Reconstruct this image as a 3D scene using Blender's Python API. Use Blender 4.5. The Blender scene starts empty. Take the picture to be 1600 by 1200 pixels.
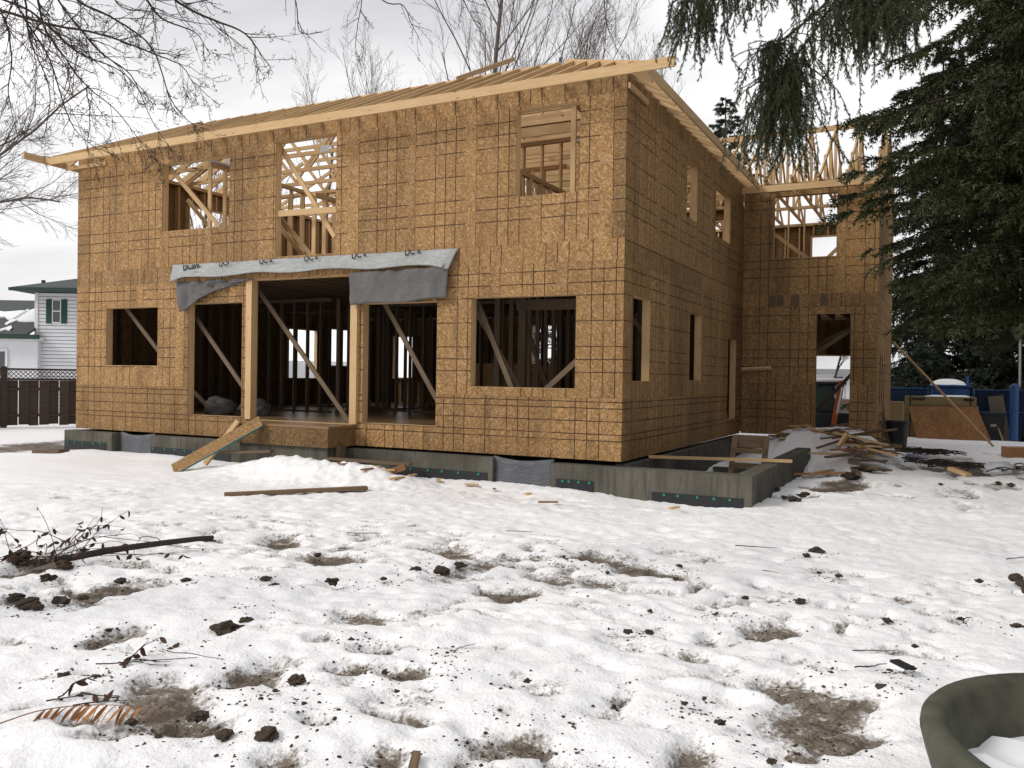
import bpy, bmesh, math, random
import numpy as np
from mathutils import Matrix, Vector
RAD = math.radians
S = bpy.context.scene
COL = S.collection

# ------------------------------------------------------------------ camera
def cam_axes(yaw, pitch, roll):
    f = Vector((-math.sin(yaw)*math.cos(pitch), math.cos(yaw)*math.cos(pitch), math.sin(pitch)))
    r = Vector((math.cos(yaw), math.sin(yaw), 0)); u = r.cross(f)
    return r*math.cos(roll)+u*math.sin(roll), -r*math.sin(roll)+u*math.cos(roll), f
cd = bpy.data.cameras.new('camera'); cam = bpy.data.objects.new('camera', cd); COL.objects.link(cam)
CR, CU, CF = cam_axes(RAD(27.0365), RAD(-0.5072), RAD(0.8734))
CAM = Vector((4.4116, -12.3926, 1.2937))
cam.matrix_world = Matrix(((CR.x, CU.x, -CF.x, CAM.x), (CR.y, CU.y, -CF.y, CAM.y), (CR.z, CU.z, -CF.z, CAM.z), (0, 0, 0, 1)))
cd.sensor_width = 36; cd.lens = 36*1320.66/1600; cd.clip_end = 3000; cd.clip_start = 0.05
S.camera = cam

# ------------------------------------------------------------------ sky and sun (overcast)
SUN_AZ, SUN_EL = RAD(-138), RAD(36)          # azimuth from +Y, clockwise: behind the camera, to its left
wd = bpy.data.worlds.new('World'); S.world = wd; wd.use_nodes = True
nt = wd.node_tree; nt.nodes.clear()
out = nt.nodes.new('ShaderNodeOutputWorld'); bg = nt.nodes.new('ShaderNodeBackground'); bg.inputs[1].default_value = 0.1
sky = nt.nodes.new('ShaderNodeTexSky'); sky.sky_type = 'NISHITA'; sky.sun_disc = False
sky.sun_elevation = SUN_EL; sky.sun_rotation = SUN_AZ; sky.dust_density = 4; sky.air_density = 1.5
tc = nt.nodes.new('ShaderNodeTexCoord'); mp = nt.nodes.new('ShaderNodeMapping'); mp.inputs['Scale'].default_value = (1, 1, 2.6); mp.inputs['Location'].default_value = (0.55, 0.2, 0.3)
nz = nt.nodes.new('ShaderNodeTexNoise'); nz.inputs['Scale'].default_value = 1.7; nz.inputs['Detail'].default_value = 5; nz.inputs['Roughness'].default_value = 0.5; nz.inputs['Distortion'].default_value = 0.3
rp = nt.nodes.new('ShaderNodeValToRGB')
rp.color_ramp.elements[0].position = 0.36; rp.color_ramp.elements[0].color = (5.7, 5.7, 6.0, 1)
rp.color_ramp.elements[1].position = 0.62; rp.color_ramp.elements[1].color = (10.9, 10.75, 10.7, 1)
mx = nt.nodes.new('ShaderNodeMix'); mx.data_type = 'RGBA'; mx.inputs[0].default_value = 0.95
L = nt.links.new
L(tc.outputs['Generated'], mp.inputs[0]); L(mp.outputs[0], nz.inputs['Vector']); L(nz.outputs['Fac'], rp.inputs[0])
L(sky.outputs[0], mx.inputs[6]); L(rp.outputs[0], mx.inputs[7]); L(mx.outputs[2], bg.inputs[0]); L(bg.outputs[0], out.inputs[0])
sl = bpy.data.lights.new('sun', 'SUN'); sl.energy = 1.65; sl.angle = RAD(18); sl.color = (1.0, 0.95, 0.88)
so = bpy.data.objects.new('sun', sl); COL.objects.link(so)
sd = Vector((math.sin(SUN_AZ)*math.cos(SUN_EL), math.cos(SUN_AZ)*math.cos(SUN_EL), math.sin(SUN_EL)))
so.rotation_euler = (-sd).to_track_quat('-Z', 'Y').to_euler()
S.view_settings.view_transform = 'Standard'; S.view_settings.look = 'None'; S.view_settings.exposure = 0.17; S.view_settings.gamma = 1
S.render.engine = 'CYCLES'
S.cycles.use_denoising = True; S.cycles.max_bounces = 6; S.cycles.diffuse_bounces = 4

# ------------------------------------------------------------------ helpers
WM = {}
def link(o, parent=None, world=None):
    COL.objects.link(o)
    w = world if world is not None else Matrix.Identity(4)
    WM[o] = w
    if parent is not None:
        o.parent = parent; o.matrix_parent_inverse = WM[parent].inverted()
    o.matrix_basis = w
    return o
def mesh(name, v, f, mat, parent=None, world=None, smooth=False):
    me = bpy.data.meshes.new(name); me.from_pydata([tuple(p) for p in v], [], f)
    me.materials.append(mat)
    if smooth: me.shade_smooth()
    return link(bpy.data.objects.new(name, me), parent, world)
def npmesh(name, V, F, mat, parent=None, world=None, smooth=False):
    """V (n,3) array, F (m,k) array of equal-size polygons"""
    me = bpy.data.meshes.new(name); V = np.ascontiguousarray(V, dtype=np.float32); F = np.ascontiguousarray(F, dtype=np.int32)
    m, k = F.shape
    me.vertices.add(len(V)); me.vertices.foreach_set('co', V.ravel())
    me.loops.add(m*k); me.loops.foreach_set('vertex_index', F.ravel())
    me.polygons.add(m); me.polygons.foreach_set('loop_start', np.arange(0, m*k, k, dtype=np.int32))
    me.update(calc_edges=True); me.validate()
    me.materials.append(mat)
    if smooth: me.shade_smooth()
    return link(bpy.data.objects.new(name, me), parent, world)
def thing(name, label, cat, loc=(0, 0, 0), group=None):
    o = bpy.data.objects.new(name, None); link(o, None, Matrix.Translation(loc)); tag(o, label, cat, group); return o
def tag(o, label, cat, group=None):
    o['label'] = label; o['category'] = cat
    if group: o['group'] = group
    return o
def struct(o): o['kind'] = 'structure'; return o
def stuff(o): o['kind'] = 'stuff'; return o
BOXF = [(0, 3, 2, 1), (4, 5, 6, 7), (0, 1, 5, 4), (1, 2, 6, 5), (2, 3, 7, 6), (3, 0, 4, 7)]
def boxv(x0, x1, y0, y1, z0, z1):
    return [(x0, y0, z0), (x1, y0, z0), (x1, y1, z0), (x0, y1, z0), (x0, y0, z1), (x1, y0, z1), (x1, y1, z1), (x0, y1, z1)]
def box(name, x0, x1, y0, y1, z0, z1, mat, parent=None, bevel=0.0, rz=0):
    c = Vector(((x0+x1)/2, (y0+y1)/2, (z0+z1)/2)); hx, hy, hz = (x1-x0)/2, (y1-y0)/2, (z1-z0)/2
    W = Matrix.Translation(c) @ Matrix.Rotation(rz, 4, 'Z')
    if bevel:
        bm = bmesh.new(); vs = [bm.verts.new(p) for p in boxv(-hx, hx, -hy, hy, -hz, hz)]
        for f in BOXF: bm.faces.new([vs[i] for i in f])
        bmesh.ops.bevel(bm, geom=bm.edges[:], offset=bevel, segments=2, affect='EDGES', profile=0.6)
        me = bpy.data.meshes.new(name); bm.to_mesh(me); bm.free(); me.materials.append(mat)
        return link(bpy.data.objects.new(name, me), parent, W)
    return mesh(name, boxv(-hx, hx, -hy, hy, -hz, hz), BOXF, mat, parent, W)
_beam_cache = {}
def beam(name, p0, p1, w, d, mat, parent=None, up=(0, 0, 1)):
    """lumber from p0 to p1: local X along the length, w across (local Y), d along 'up' (local Z)"""
    p0, p1 = Vector(p0), Vector(p1); x = (p1-p0); ln = x.length; x.normalize()
    u = Vector(up); y = u.cross(x)
    if y.length < 1e-4: y = Vector((0, 1, 0)).cross(x)
    y.normalize(); z = x.cross(y)
    key = (round(ln, 3), w, d, mat.name)
    me = _beam_cache.get(key)
    if me is None:
        me = bpy.data.meshes.new('lumber'); me.from_pydata(boxv(-ln/2, ln/2, -w/2, w/2, -d/2, d/2), [], BOXF); me.materials.append(mat); _beam_cache[key] = me
    c = (p0+p1)/2
    W = Matrix(((x.x, y.x, z.x, c.x), (x.y, y.y, z.y, c.y), (x.z, y.z, z.z, c.z), (0, 0, 0, 1)))
    return link(bpy.data.objects.new(name, me), parent, W)
def tubes(polys, k=4):
    """polys: list of (points (n,3), radii (n,)) -> V, F of closed tubes"""
    VV = []; FF = []; base = 0
    ang = np.arange(k)*2*np.pi/k; ca, sa = np.cos(ang), np.sin(ang)
    for P, r in polys:
        P = np.asarray(P, float); r = np.asarray(r, float); n = len(P)
        T = np.empty_like(P); T[1:-1] = P[2:]-P[:-2]; T[0] = P[1]-P[0]; T[-1] = P[-1]-P[-2]
        T /= (np.linalg.norm(T, axis=1, keepdims=True)+1e-9)
        m = T.mean(0); ref = np.array([0, 0, 1.]) if abs(m[2]) < 0.8*np.linalg.norm(m) else np.array([1., 0, 0])
        A = np.cross(T, ref); A /= (np.linalg.norm(A, axis=1, keepdims=True)+1e-9); B = np.cross(T, A)
        V = P[:, None, :]+r[:, None, None]*(A[:, None, :]*ca[None, :, None]+B[:, None, :]*sa[None, :, None])
        VV.append(V.reshape(-1, 3))
        i = np.arange(n-1)[:, None]*k; j = np.arange(k)[None, :]; j2 = (j+1) % k
        F = np.stack([i+j, i+j2, i+k+j2, i+k+j], -1).reshape(-1, 4)+base
        FF.append(F); base += n*k
    return np.concatenate(VV), np.concatenate(FF)
def spline(pts, n):
    """Catmull-Rom through pts, n samples"""
    P = np.asarray(pts, float); P = np.vstack([2*P[0]-P[1], P, 2*P[-1]-P[-2]]); m = len(P)-3
    t = np.linspace(0, m-1e-6, n); i = t.astype(int); u = (t-i)[:, None]
    a, b, c, d = P[i], P[i+1], P[i+2], P[i+3]
    return 0.5*((2*b)+(-a+c)*u+(2*a-5*b+4*c-d)*u**2+(-a+3*b-3*c+d)*u**3)
def _h(ix, iy, s):
    n = (ix*374761393+iy*668265263+s*1442695041) & 0xffffffff
    n = ((n ^ (n >> 13))*1274126177) & 0xffffffff
    return ((n ^ (n >> 16)) & 0xffff)/65535.0
def vnoise(x, y, s=0):
    x = np.asarray(x, float); y = np.asarray(y, float)
    ix = np.floor(x).astype(np.int64); iy = np.floor(y).astype(np.int64); u = x-ix; v = y-iy
    u = u*u*u*(u*(6*u-15)+10); v = v*v*v*(v*(6*v-15)+10)
    return (_h(ix, iy, s)*(1-u)+_h(ix+1, iy, s)*u)*(1-v)+(_h(ix, iy+1, s)*(1-u)+_h(ix+1, iy+1, s)*u)*v
def fbm(x, y, s=0, o=4):
    a = 0.5; t = 0; q = 0
    for i in range(o):
        t = t+a*vnoise(x*2**i+17.3*i, y*2**i-9.1*i, s+i); q += a; a *= 0.5
    return t/q
def sstep(a, b, x):
    t = np.clip((x-a)/(b-a), 0, 1); return t*t*(3-2*t)

# ------------------------------------------------------------------ materials
class M:
    def __init__(s, name, rough=0.8, spec=0.3):
        s.m = bpy.data.materials.new(name); s.m.use_nodes = True; s.t = s.m.node_tree
        s.b = s.t.nodes['Principled BSDF']; s.b.inputs['Roughness'].default_value = rough
        s.b.inputs['Specular IOR Level'].default_value = spec
    def n(s, ty, **kw):
        x = s.t.nodes.new(ty)
        for k, v in kw.items():
            if k in x.inputs.keys(): x.inputs[k].default_value = v
            else: setattr(x, k, v)
        return x
    def l(s, a, b): s.t.links.new(a, b)
    def math(s, op, a, b=None, c=None, clamp=False):
        x = s.t.nodes.new('ShaderNodeMath'); x.operation = op; x.use_clamp = clamp
        for i, q in enumerate((a, b, c)):
            if q is None: continue
            if isinstance(q, (int, float)): x.inputs[i].default_value = q
            else: s.l(q, x.inputs[i])
        return x.outputs[0]
    def mix(s, fac, a, b, blend='MIX'):
        x = s.t.nodes.new('ShaderNodeMix'); x.data_type = 'RGBA'; x.blend_type = blend
        for i, q in ((0, fac), (6, a), (7, b)):
            if isinstance(q, (int, float)): x.inputs[i].default_value = q
            elif isinstance(q, tuple): x.inputs[i].default_value = q+(1,)
            else: s.l(q, x.inputs[i])
        return x.outputs[2]
    def ramp(s, fac, *stops):
        x = s.t.nodes.new('ShaderNodeValToRGB'); e = x.color_ramp.elements
        while len(e) < len(stops): e.new(0.5)
        for i, (p, c) in enumerate(stops):
            e[i].position = p; e[i].color = (c, c, c, 1) if isinstance(c, (int, float)) else c+(1,)
        s.l(fac, x.inputs[0]); return x.outputs[0]
    def coords(s, scale=(1, 1, 1), kind='Object', rot=(0, 0, 0), src=None):
        if src is None:
            t = s.n('ShaderNodeTexCoord'); src = t.outputs[kind]
        m = s.n('ShaderNodeMapping'); m.inputs['Scale'].default_value = scale; m.inputs['Rotation'].default_value = rot
        s.l(src, m.inputs[0]); return m.outputs[0]
    def noise(s, vec, scale, detail=4, rough=0.55, dist=0.0):
        x = s.n('ShaderNodeTexNoise'); x.inputs['Scale'].default_value = scale; x.inputs['Detail'].default_value = detail
        x.inputs['Roughness'].default_value = rough; x.inputs['Distortion'].default_value = dist
        if vec is not None: s.l(vec, x.inputs['Vector'])
        return x.outputs['Fac']
    def rnd(s): return s.n('ShaderNodeObjectInfo').outputs['Random']
    def shift(s, vec, amt=37.0):
        """offset coordinates by the object's random value so that copies differ"""
        a = s.n('ShaderNodeVectorMath'); a.operation = 'ADD'; s.l(vec, a.inputs[0])
        c = s.n('ShaderNodeCombineXYZ'); r = s.math('MULTIPLY', s.rnd(), amt)
        for i in range(3): s.l(r, c.inputs[i])
        s.l(c.outputs[0], a.inputs[1]); return a.outputs[0]
    def col(s, c):
        if isinstance(c, tuple): s.b.inputs['Base Color'].default_value = c+(1,)
        else: s.l(c, s.b.inputs['Base Color'])
        return s
    def bump(s, h, strength=0.3, dist=0.01):
        x = s.n('ShaderNodeBump'); x.inputs['Strength'].default_value = strength; x.inputs['Distance'].default_value = dist
        s.l(h, x.inputs['Height']); s.l(x.outputs[0], s.b.inputs['Normal']); return s
def plain(name, c, rough=0.7, spec=0.3, var=0.12, scale=6.0, metal=0.0):
    m = M(name, rough, spec); v = m.noise(m.shift(m.coords()), scale, 5)
    f = m.math('ADD', m.math('MULTIPLY', v, 2*var), 1-var)
    m.col(m.mix(1.0, c, m_rgb(m, f), 'MULTIPLY')); m.b.inputs['Metallic'].default_value = metal
    m.bump(v, 0.15, 0.01); return m.m
def m_rgb(m, f):
    c = m.n('ShaderNodeCombineColor')
    for i in range(3): m.l(f, c.inputs[i])
    return c.outputs[0]

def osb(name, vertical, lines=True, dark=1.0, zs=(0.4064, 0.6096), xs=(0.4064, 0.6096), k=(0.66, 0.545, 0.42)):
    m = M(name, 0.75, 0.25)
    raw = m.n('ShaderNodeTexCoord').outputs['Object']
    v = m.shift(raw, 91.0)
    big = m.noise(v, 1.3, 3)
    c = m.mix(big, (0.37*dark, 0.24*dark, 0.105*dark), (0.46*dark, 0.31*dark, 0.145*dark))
    ang0 = 0 if vertical else math.pi/2
    tones = [((0.22, 0.125, 0.048), (0.66, 0.50, 0.29)), ((0.26, 0.155, 0.06), (0.62, 0.44, 0.23)), ((0.19, 0.11, 0.042), (0.85, 0.70, 0.48))]
    hsum = None
    for i, a in enumerate((0.18, -0.45, 0.9, -1.25)):
        r1 = m.coords((1, 1, 1), rot=(0, ang0+a, 0), src=v); cv = m.coords((76-7*i, 76, 19+2.5*i), src=r1)
        vo = m.n('ShaderNodeTexVoronoi'); vo.inputs['Scale'].default_value = 1.0; vo.inputs['Randomness'].default_value = 1.0
        m.l(cv, vo.inputs['Vector'])
        sp = m.n('ShaderNodeSeparateColor'); m.l(vo.outputs['Color'], sp.inputs[0])
        lo, hi = tones[i % 3]
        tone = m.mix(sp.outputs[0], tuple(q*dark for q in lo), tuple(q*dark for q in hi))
        msk = m.math('GREATER_THAN', sp.outputs[1], 0.55 if i < 3 else 0.72)
        c = m.mix(m.math('MULTIPLY', msk, 0.62), c, tone)
        hh = m.math('MULTIPLY', msk, sp.outputs[2]); hsum = hh if hsum is None else m.math('ADD', hsum, hh)
    fine = m.noise(m.coords((60, 60, 14) if vertical else (14, 60, 60), src=v), 2.0, 3)
    c = m.mix(m.math('MULTIPLY', m.math('SUBTRACT', fine, 0.5), 1.2, clamp=True), c, (0.14*dark, 0.08*dark, 0.03*dark))
    tint = m.math('ADD', m.math('MULTIPLY', m.rnd(), 0.34), 0.80)
    stn = m.ramp(m.noise(m.coords((3.5, 3.5, 0.7), src=v), 1.0, 5, 0.6), (0.46, 1.0), (0.72, 0.66))
    tint = m.math('MULTIPLY', tint, stn); c = m.mix(1.0, c, m_rgb(m, tint), 'MULTIPLY'); c = m.mix(1.0, c, k, 'MULTIPLY')
    if lines:
        s = m.n('ShaderNodeSeparateXYZ'); m.l(raw, s.inputs[0])
        wob = m.math('MULTIPLY', m.math('SUBTRACT', m.noise(v, 3.0, 2), 0.5), 0.012)
        acc = None
        for ax, sps in ((0, xs), (2, zs)):
            co = m.math('ADD', s.outputs[ax], wob)
            for sp_ in sps:
                d = m.math('PINGPONG', co, sp_/2)
                q = m.math('LESS_THAN', d, 0.0088)
                if ax == 2 and vertical: q = m.math('MULTIPLY', q, m.math('LESS_THAN', m.math('ADD', s.outputs[0], m.math('MULTIPLY', m.rnd(), 0.2)), 1.17))
                q = m.math('MULTIPLY', q, m.math('GREATER_THAN', s.outputs[ax], 0.05))
                acc = q if acc is None else m.math('MAXIMUM', acc, q)
        wear = m.ramp(m.noise(v, 2.2, 4), (0.28, 0.25), (0.48, 1.0))
        acc = m.math('MULTIPLY', m.math('MULTIPLY', acc, wear), 0.92)
        c = m.mix(acc, c, (0.040, 0.016, 0.008))
    m.col(c); m.bump(m.math('ADD', hsum, m.math('MULTIPLY', fine, 0.7)), 0.25, 0.004)
    return m.m
def wood(name, lo, hi, knots=True, rough=0.7):
    m = M(name, rough, 0.25); v = m.shift(m.coords(), 53.0)
    g = m.noise(m.coords((1.2, 26, 26), src=v), 2.2, 4, 0.6, 0.4)
    c = m.mix(m.ramp(g, (0.25, 0.0), (0.75, 1.0)), lo, hi)
    big = m.noise(v, 0.9, 2)
    c = m.mix(m.math('MULTIPLY', m.ramp(big, (0.5, 0.0), (0.75, 1.0)), 0.35), c, tuple(a*b for a, b in zip(hi, (0.72, 0.60, 0.5))))
    if knots:
        vo = m.n('ShaderNodeTexVoronoi'); vo.inputs['Scale'].default_value = 1.0; m.l(m.coords((2.6, 9, 9), src=v), vo.inputs['Vector'])
        k = m.ramp(vo.outputs['Distance'], (0.06, 1.0), (0.12, 0.0))
        c = m.mix(m.math('MULTIPLY', k, 0.75), c, (0.13, 0.06, 0.025))
    tint = m.math('ADD', m.math('MULTIPLY', m.rnd(), 0.34), 0.80)
    c = m.mix(1.0, c, m_rgb(m, tint), 'MULTIPLY')
    m.col(c); m.bump(g, 0.2, 0.004); return m.m
OSBV = osb('osb_upright', True); OSBH = osb('osb_lying', False, zs=(0.3048, 0.4064), xs=(0.4064, 0.6096))
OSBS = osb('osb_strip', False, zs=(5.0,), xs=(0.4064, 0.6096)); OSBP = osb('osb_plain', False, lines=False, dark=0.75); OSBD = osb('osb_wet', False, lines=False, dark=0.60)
PINE = wood('fresh_pine', (0.46, 0.295, 0.14), (0.61, 0.43, 0.235)); PINED = wood('shaded_weathered_pine', (0.095, 0.066, 0.042), (0.175, 0.125, 0.082))  # darker pine: indoor shade put into its colour, also for weathered boards
OLDW = wood('grey_brown_wood', (0.10, 0.062, 0.035), (0.22, 0.15, 0.09)); DECKW = wood('wet_plywood', (0.15, 0.085, 0.04), (0.30, 0.19, 0.10), False, 0.35)
FENCEW = wood('dark_fence_wood', (0.030, 0.020, 0.015), (0.075, 0.052, 0.040)); REDW = wood('red_brown_wood', (0.20, 0.10, 0.05), (0.34, 0.18, 0.09))
def concrete():
    m = M('concrete', 0.85, 0.25); raw = m.n('ShaderNodeTexCoord').outputs['Object']; v = m.shift(raw, 19.0)
    a = m.noise(v, 1.6, 6); b = m.noise(m.coords((9, 9, 1.2), src=v), 1.5, 4); f = m.noise(v, 45, 3)
    c = m.mix(m.ramp(a, (0.3, 0.0), (0.7, 1.0)), (0.062, 0.058, 0.046), (0.135, 0.128, 0.105))
    c = m.mix(m.math('MULTIPLY', m.ramp(b, (0.48, 0.0), (0.66, 1.0)), 0.65), c, (0.052, 0.048, 0.038))
    c = m.mix(m.math('MULTIPLY', m.ramp(f, (0.62, 0.0), (0.72, 1.0)), 0.5), c, (0.07, 0.065, 0.055))
    s = m.n('ShaderNodeSeparateXYZ'); m.l(raw, s.inputs[0])
    ln = m.math('LESS_THAN', m.math('PINGPONG', s.outputs[0], 0.305), 0.006)
    c = m.mix(m.math('MULTIPLY', ln, 0.5), c, (0.06, 0.055, 0.045))
    m.col(c); m.bump(m.math('ADD', f, a), 0.3, 0.006); return m.m
CONC = concrete()
MEMB = plain('black_membrane', (0.012, 0.014, 0.017), 0.5, 0.4, 0.3, 20)
GREEN = plain('green_fastener', (0.015, 0.22, 0.10), 0.5)
def sheet(name, c, tr, rough):
    m = M(name, rough, 0.4); v = m.coords()
    a = m.noise(v, 2.0, 6, 0.6, 0.6); m.col(m.mix(m.ramp(a, (0.3, 0.0), (0.7, 1.0)), tuple(q*0.72 for q in c), c))
    m.bump(m.noise(m.coords((3, 3, 9)), 3.0, 5, 0.6, 0.8), 0.6, 0.05); m.b.inputs['Transmission Weight'].default_value = tr; return m.m
PLAST = sheet('grey_plastic_wrap', (0.36, 0.375, 0.375), 0.0, 0.35); TARP = sheet('dark_grey_landscape_fabric', (0.135, 0.13, 0.13), 0.0, 0.8)
WELLS = sheet('slate_grey_plastic', (0.105, 0.11, 0.125), 0.0, 0.35); CLEARP = sheet('pale_vapour_strip', (0.70, 0.66, 0.64), 0.0, 0.35)
BLACK = plain('black_paint', (0.012, 0.012, 0.012), 0.6); PATCH = plain('stained_strand_board', (0.115, 0.080, 0.050), 0.8, 0.2, 0.6, 14); INK = plain('black_ink', (0.015, 0.015, 0.017), 0.8)
STEEL = plain('galvanised_plate', (0.36, 0.37, 0.38), 0.45, 0.5, 0.15, 8, 0.6)
SNOWM = plain('snow_cap', (0.84, 0.85, 0.87), 0.7, 0.2, 0.03, 12)
def bark(name, lo, hi):
    m = M(name, 0.9, 0.15); v = m.coords(); a = m.noise(m.coords((1, 1, 0.25), src=v), 16, 5)
    m.col(m.mix(a, lo, hi)); m.bump(a, 0.5, 0.02); return m.m
BARK = bark('dark_bark', (0.022, 0.017, 0.015), (0.075, 0.06, 0.052)); BARKG = bark('grey_bark', (0.085, 0.068, 0.062), (0.19, 0.16, 0.145))
def needles(name, lo, hi, tip):
    m = M(name, 0.65, 0.3); r = m.n('ShaderNodeNewGeometry').outputs['Random Per Island']
    v = m.coords(); a = m.noise(v, 1.1, 3)
    c = m.mix(r, lo, hi); c = m.mix(m.math('MULTIPLY', m.ramp(a, (0.45, 0.0), (0.7, 1.0)), 0.6), c, tip); m.col(c)
    m.b.inputs['Subsurface Weight'].default_value = 0.0; return m.m
NEED = needles('spruce_needles', (0.017, 0.024, 0.009), (0.055, 0.064, 0.022), (0.068, 0.080, 0.030))
NEEDN = needles('drooping_needles', (0.022, 0.032, 0.013), (0.060, 0.078, 0.030), (0.055, 0.068, 0.028))
NEEDF = needles('far_needles', (0.010, 0.017, 0.010), (0.032, 0.046, 0.026), (0.045, 0.06, 0.035))
MUD=[(0.97,-9.45,0.35,0.27),(1.02,-8.88,0.21,0.22),(0.64,-5.71,0.20,0.43),(0.07,-5.09,0.26,0.37),(-1.71,-5.63,0.33,0.34),(-0.61,-6.25,0.29,0.32),(3.90,-7.76,0.20,0.46),(3.73,-7.51,0.21,0.17),(3.94,-8.12,0.09,0.21),(3.46,-8.80,0.11,0.23),(3.19,-8.98,0.08,0.09),(2.30,-9.41,0.12,0.11),(2.64,-9.11,0.14,0.10),(1.96,-9.66,0.15,0.14),(2.63,-9.32,0.11,0.15),(4.06,-8.22,0.15,0.20),(1.54,-5.76,0.38,0.33),(1.41,-6.45,0.30,0.23),(1.07,-9.03,0.14,0.15),(1.42,-8.25,0.19,0.11),(0.94,-7.80,0.19,0.15),(1.84,-8.53,0.18,0.10),(1.47,-8.62,0.11,0.11),(2.94,-8.22,0.07,0.17),(3.44,-6.36,0.13,0.18),(3.27,-6.48,0.10,0.14),(3.06,-6.80,0.06,0.13),(2.15,-4.97,0.41,0.25),(-0.11,-8.86,0.11,0.21),(3.82,-7.13,0.08,0.16),(3.07,2.74,0.75,0.96),(2.45,1.38,0.60,0.21),(4.15,7.27,1.07,1.56),(5.06,6.45,0.75,1.12),(2.23,4.48,0.49,0.98),(-14.88,0.25,1.06,3.14),(-15.82,1.55,0.66,2.51),(-1.14,-8.39,0.28,0.61),(-2.36,-7.86,0.32,0.72),(1.43,-4.72,0.31,0.21),(0.38,-9.36,0.14,0.09),(0.32,-9.03,0.18,0.08),(1.29,-9.54,0.18,0.17),(2.78,-8.95,0.14,0.10),(3.85,-8.50,0.11,0.10),(2.97,-9.03,0.11,0.11),(1.81,-9.25,0.09,0.06),(1.59,1.26,0.25,0.45),(3.41,5.30,0.61,1.29),]
CLODS=[(0.12,-7.07,0.071),(0.42,-8.47,0.073),(0.39,-8.27,0.050),(0.60,-6.20,0.088),(0.38,-6.26,0.050),(0.60,-5.89,0.057),(1.41,-8.94,0.057),(1.74,-9.53,0.046),(0.38,-6.74,0.026),(2.46,-8.33,0.024),(3.50,-8.38,0.036),(3.26,-3.08,0.067),(3.20,-3.37,0.039),(3.01,3.44,0.179),(3.15,4.23,0.140),(4.91,-5.48,0.041),(4.55,-5.45,0.028),(2.40,-5.30,0.022),(2.26,-4.70,0.030),(2.56,-6.53,0.023),(-1.76,-8.18,0.080),(-1.18,-8.72,0.066),(-1.07,-8.56,0.058),(-1.05,-8.74,0.052),(-1.41,-8.66,0.054),(-1.21,-7.96,0.049),(-0.84,-7.66,0.045),(1.32,-9.52,0.042),(1.58,-9.62,0.040),(-2.08,-7.82,0.075),(-2.36,-7.86,0.086),(-2.74,-7.78,0.078),(-1.02,-8.42,0.036),(0.21,-7.97,0.022),(1.72,-8.60,0.021),(1.94,-8.80,0.016),(-0.39,-7.27,0.046),(-0.17,-7.40,0.030),(-0.71,-6.25,0.035),(1.18,-4.91,0.031),(1.26,-5.02,0.024),(4.08,-5.83,0.032),(4.28,-6.45,0.024),(4.17,-7.09,0.022),(4.28,-6.98,0.022),(4.15,-7.44,0.031),(3.79,-8.68,0.025),(3.28,-8.22,0.016),(3.45,-5.56,0.040),(2.98,-6.36,0.018),(2.99,-6.31,0.018),(2.61,-7.15,0.029),(2.73,-7.07,0.029),(3.35,-8.10,0.020),(2.00,1.73,0.093),(2.45,0.78,0.086),(2.28,1.00,0.059),(2.51,1.33,0.069),(5.27,4.01,0.054),(5.44,3.83,0.064),(4.40,3.34,0.053),(4.73,-3.76,0.029),(1.22,9.92,0.081),(1.81,-5.39,0.028),(3.07,-5.70,0.025),(3.43,-4.23,0.023),(1.84,-8.14,0.015),(1.21,-8.23,0.020),(-2.56,-7.29,0.041),(-0.20,-8.84,0.024),(0.40,-8.85,0.023),(0.46,-9.42,0.030),(0.28,-9.48,0.034),(1.33,-9.76,0.023),(1.11,-9.72,0.024),(1.40,-9.10,0.016),(1.64,-9.16,0.016),(1.84,-9.14,0.012),(2.52,-8.76,0.012),(2.06,-8.46,0.017),(2.82,-8.68,0.012),(3.60,-4.28,0.029),]
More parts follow.
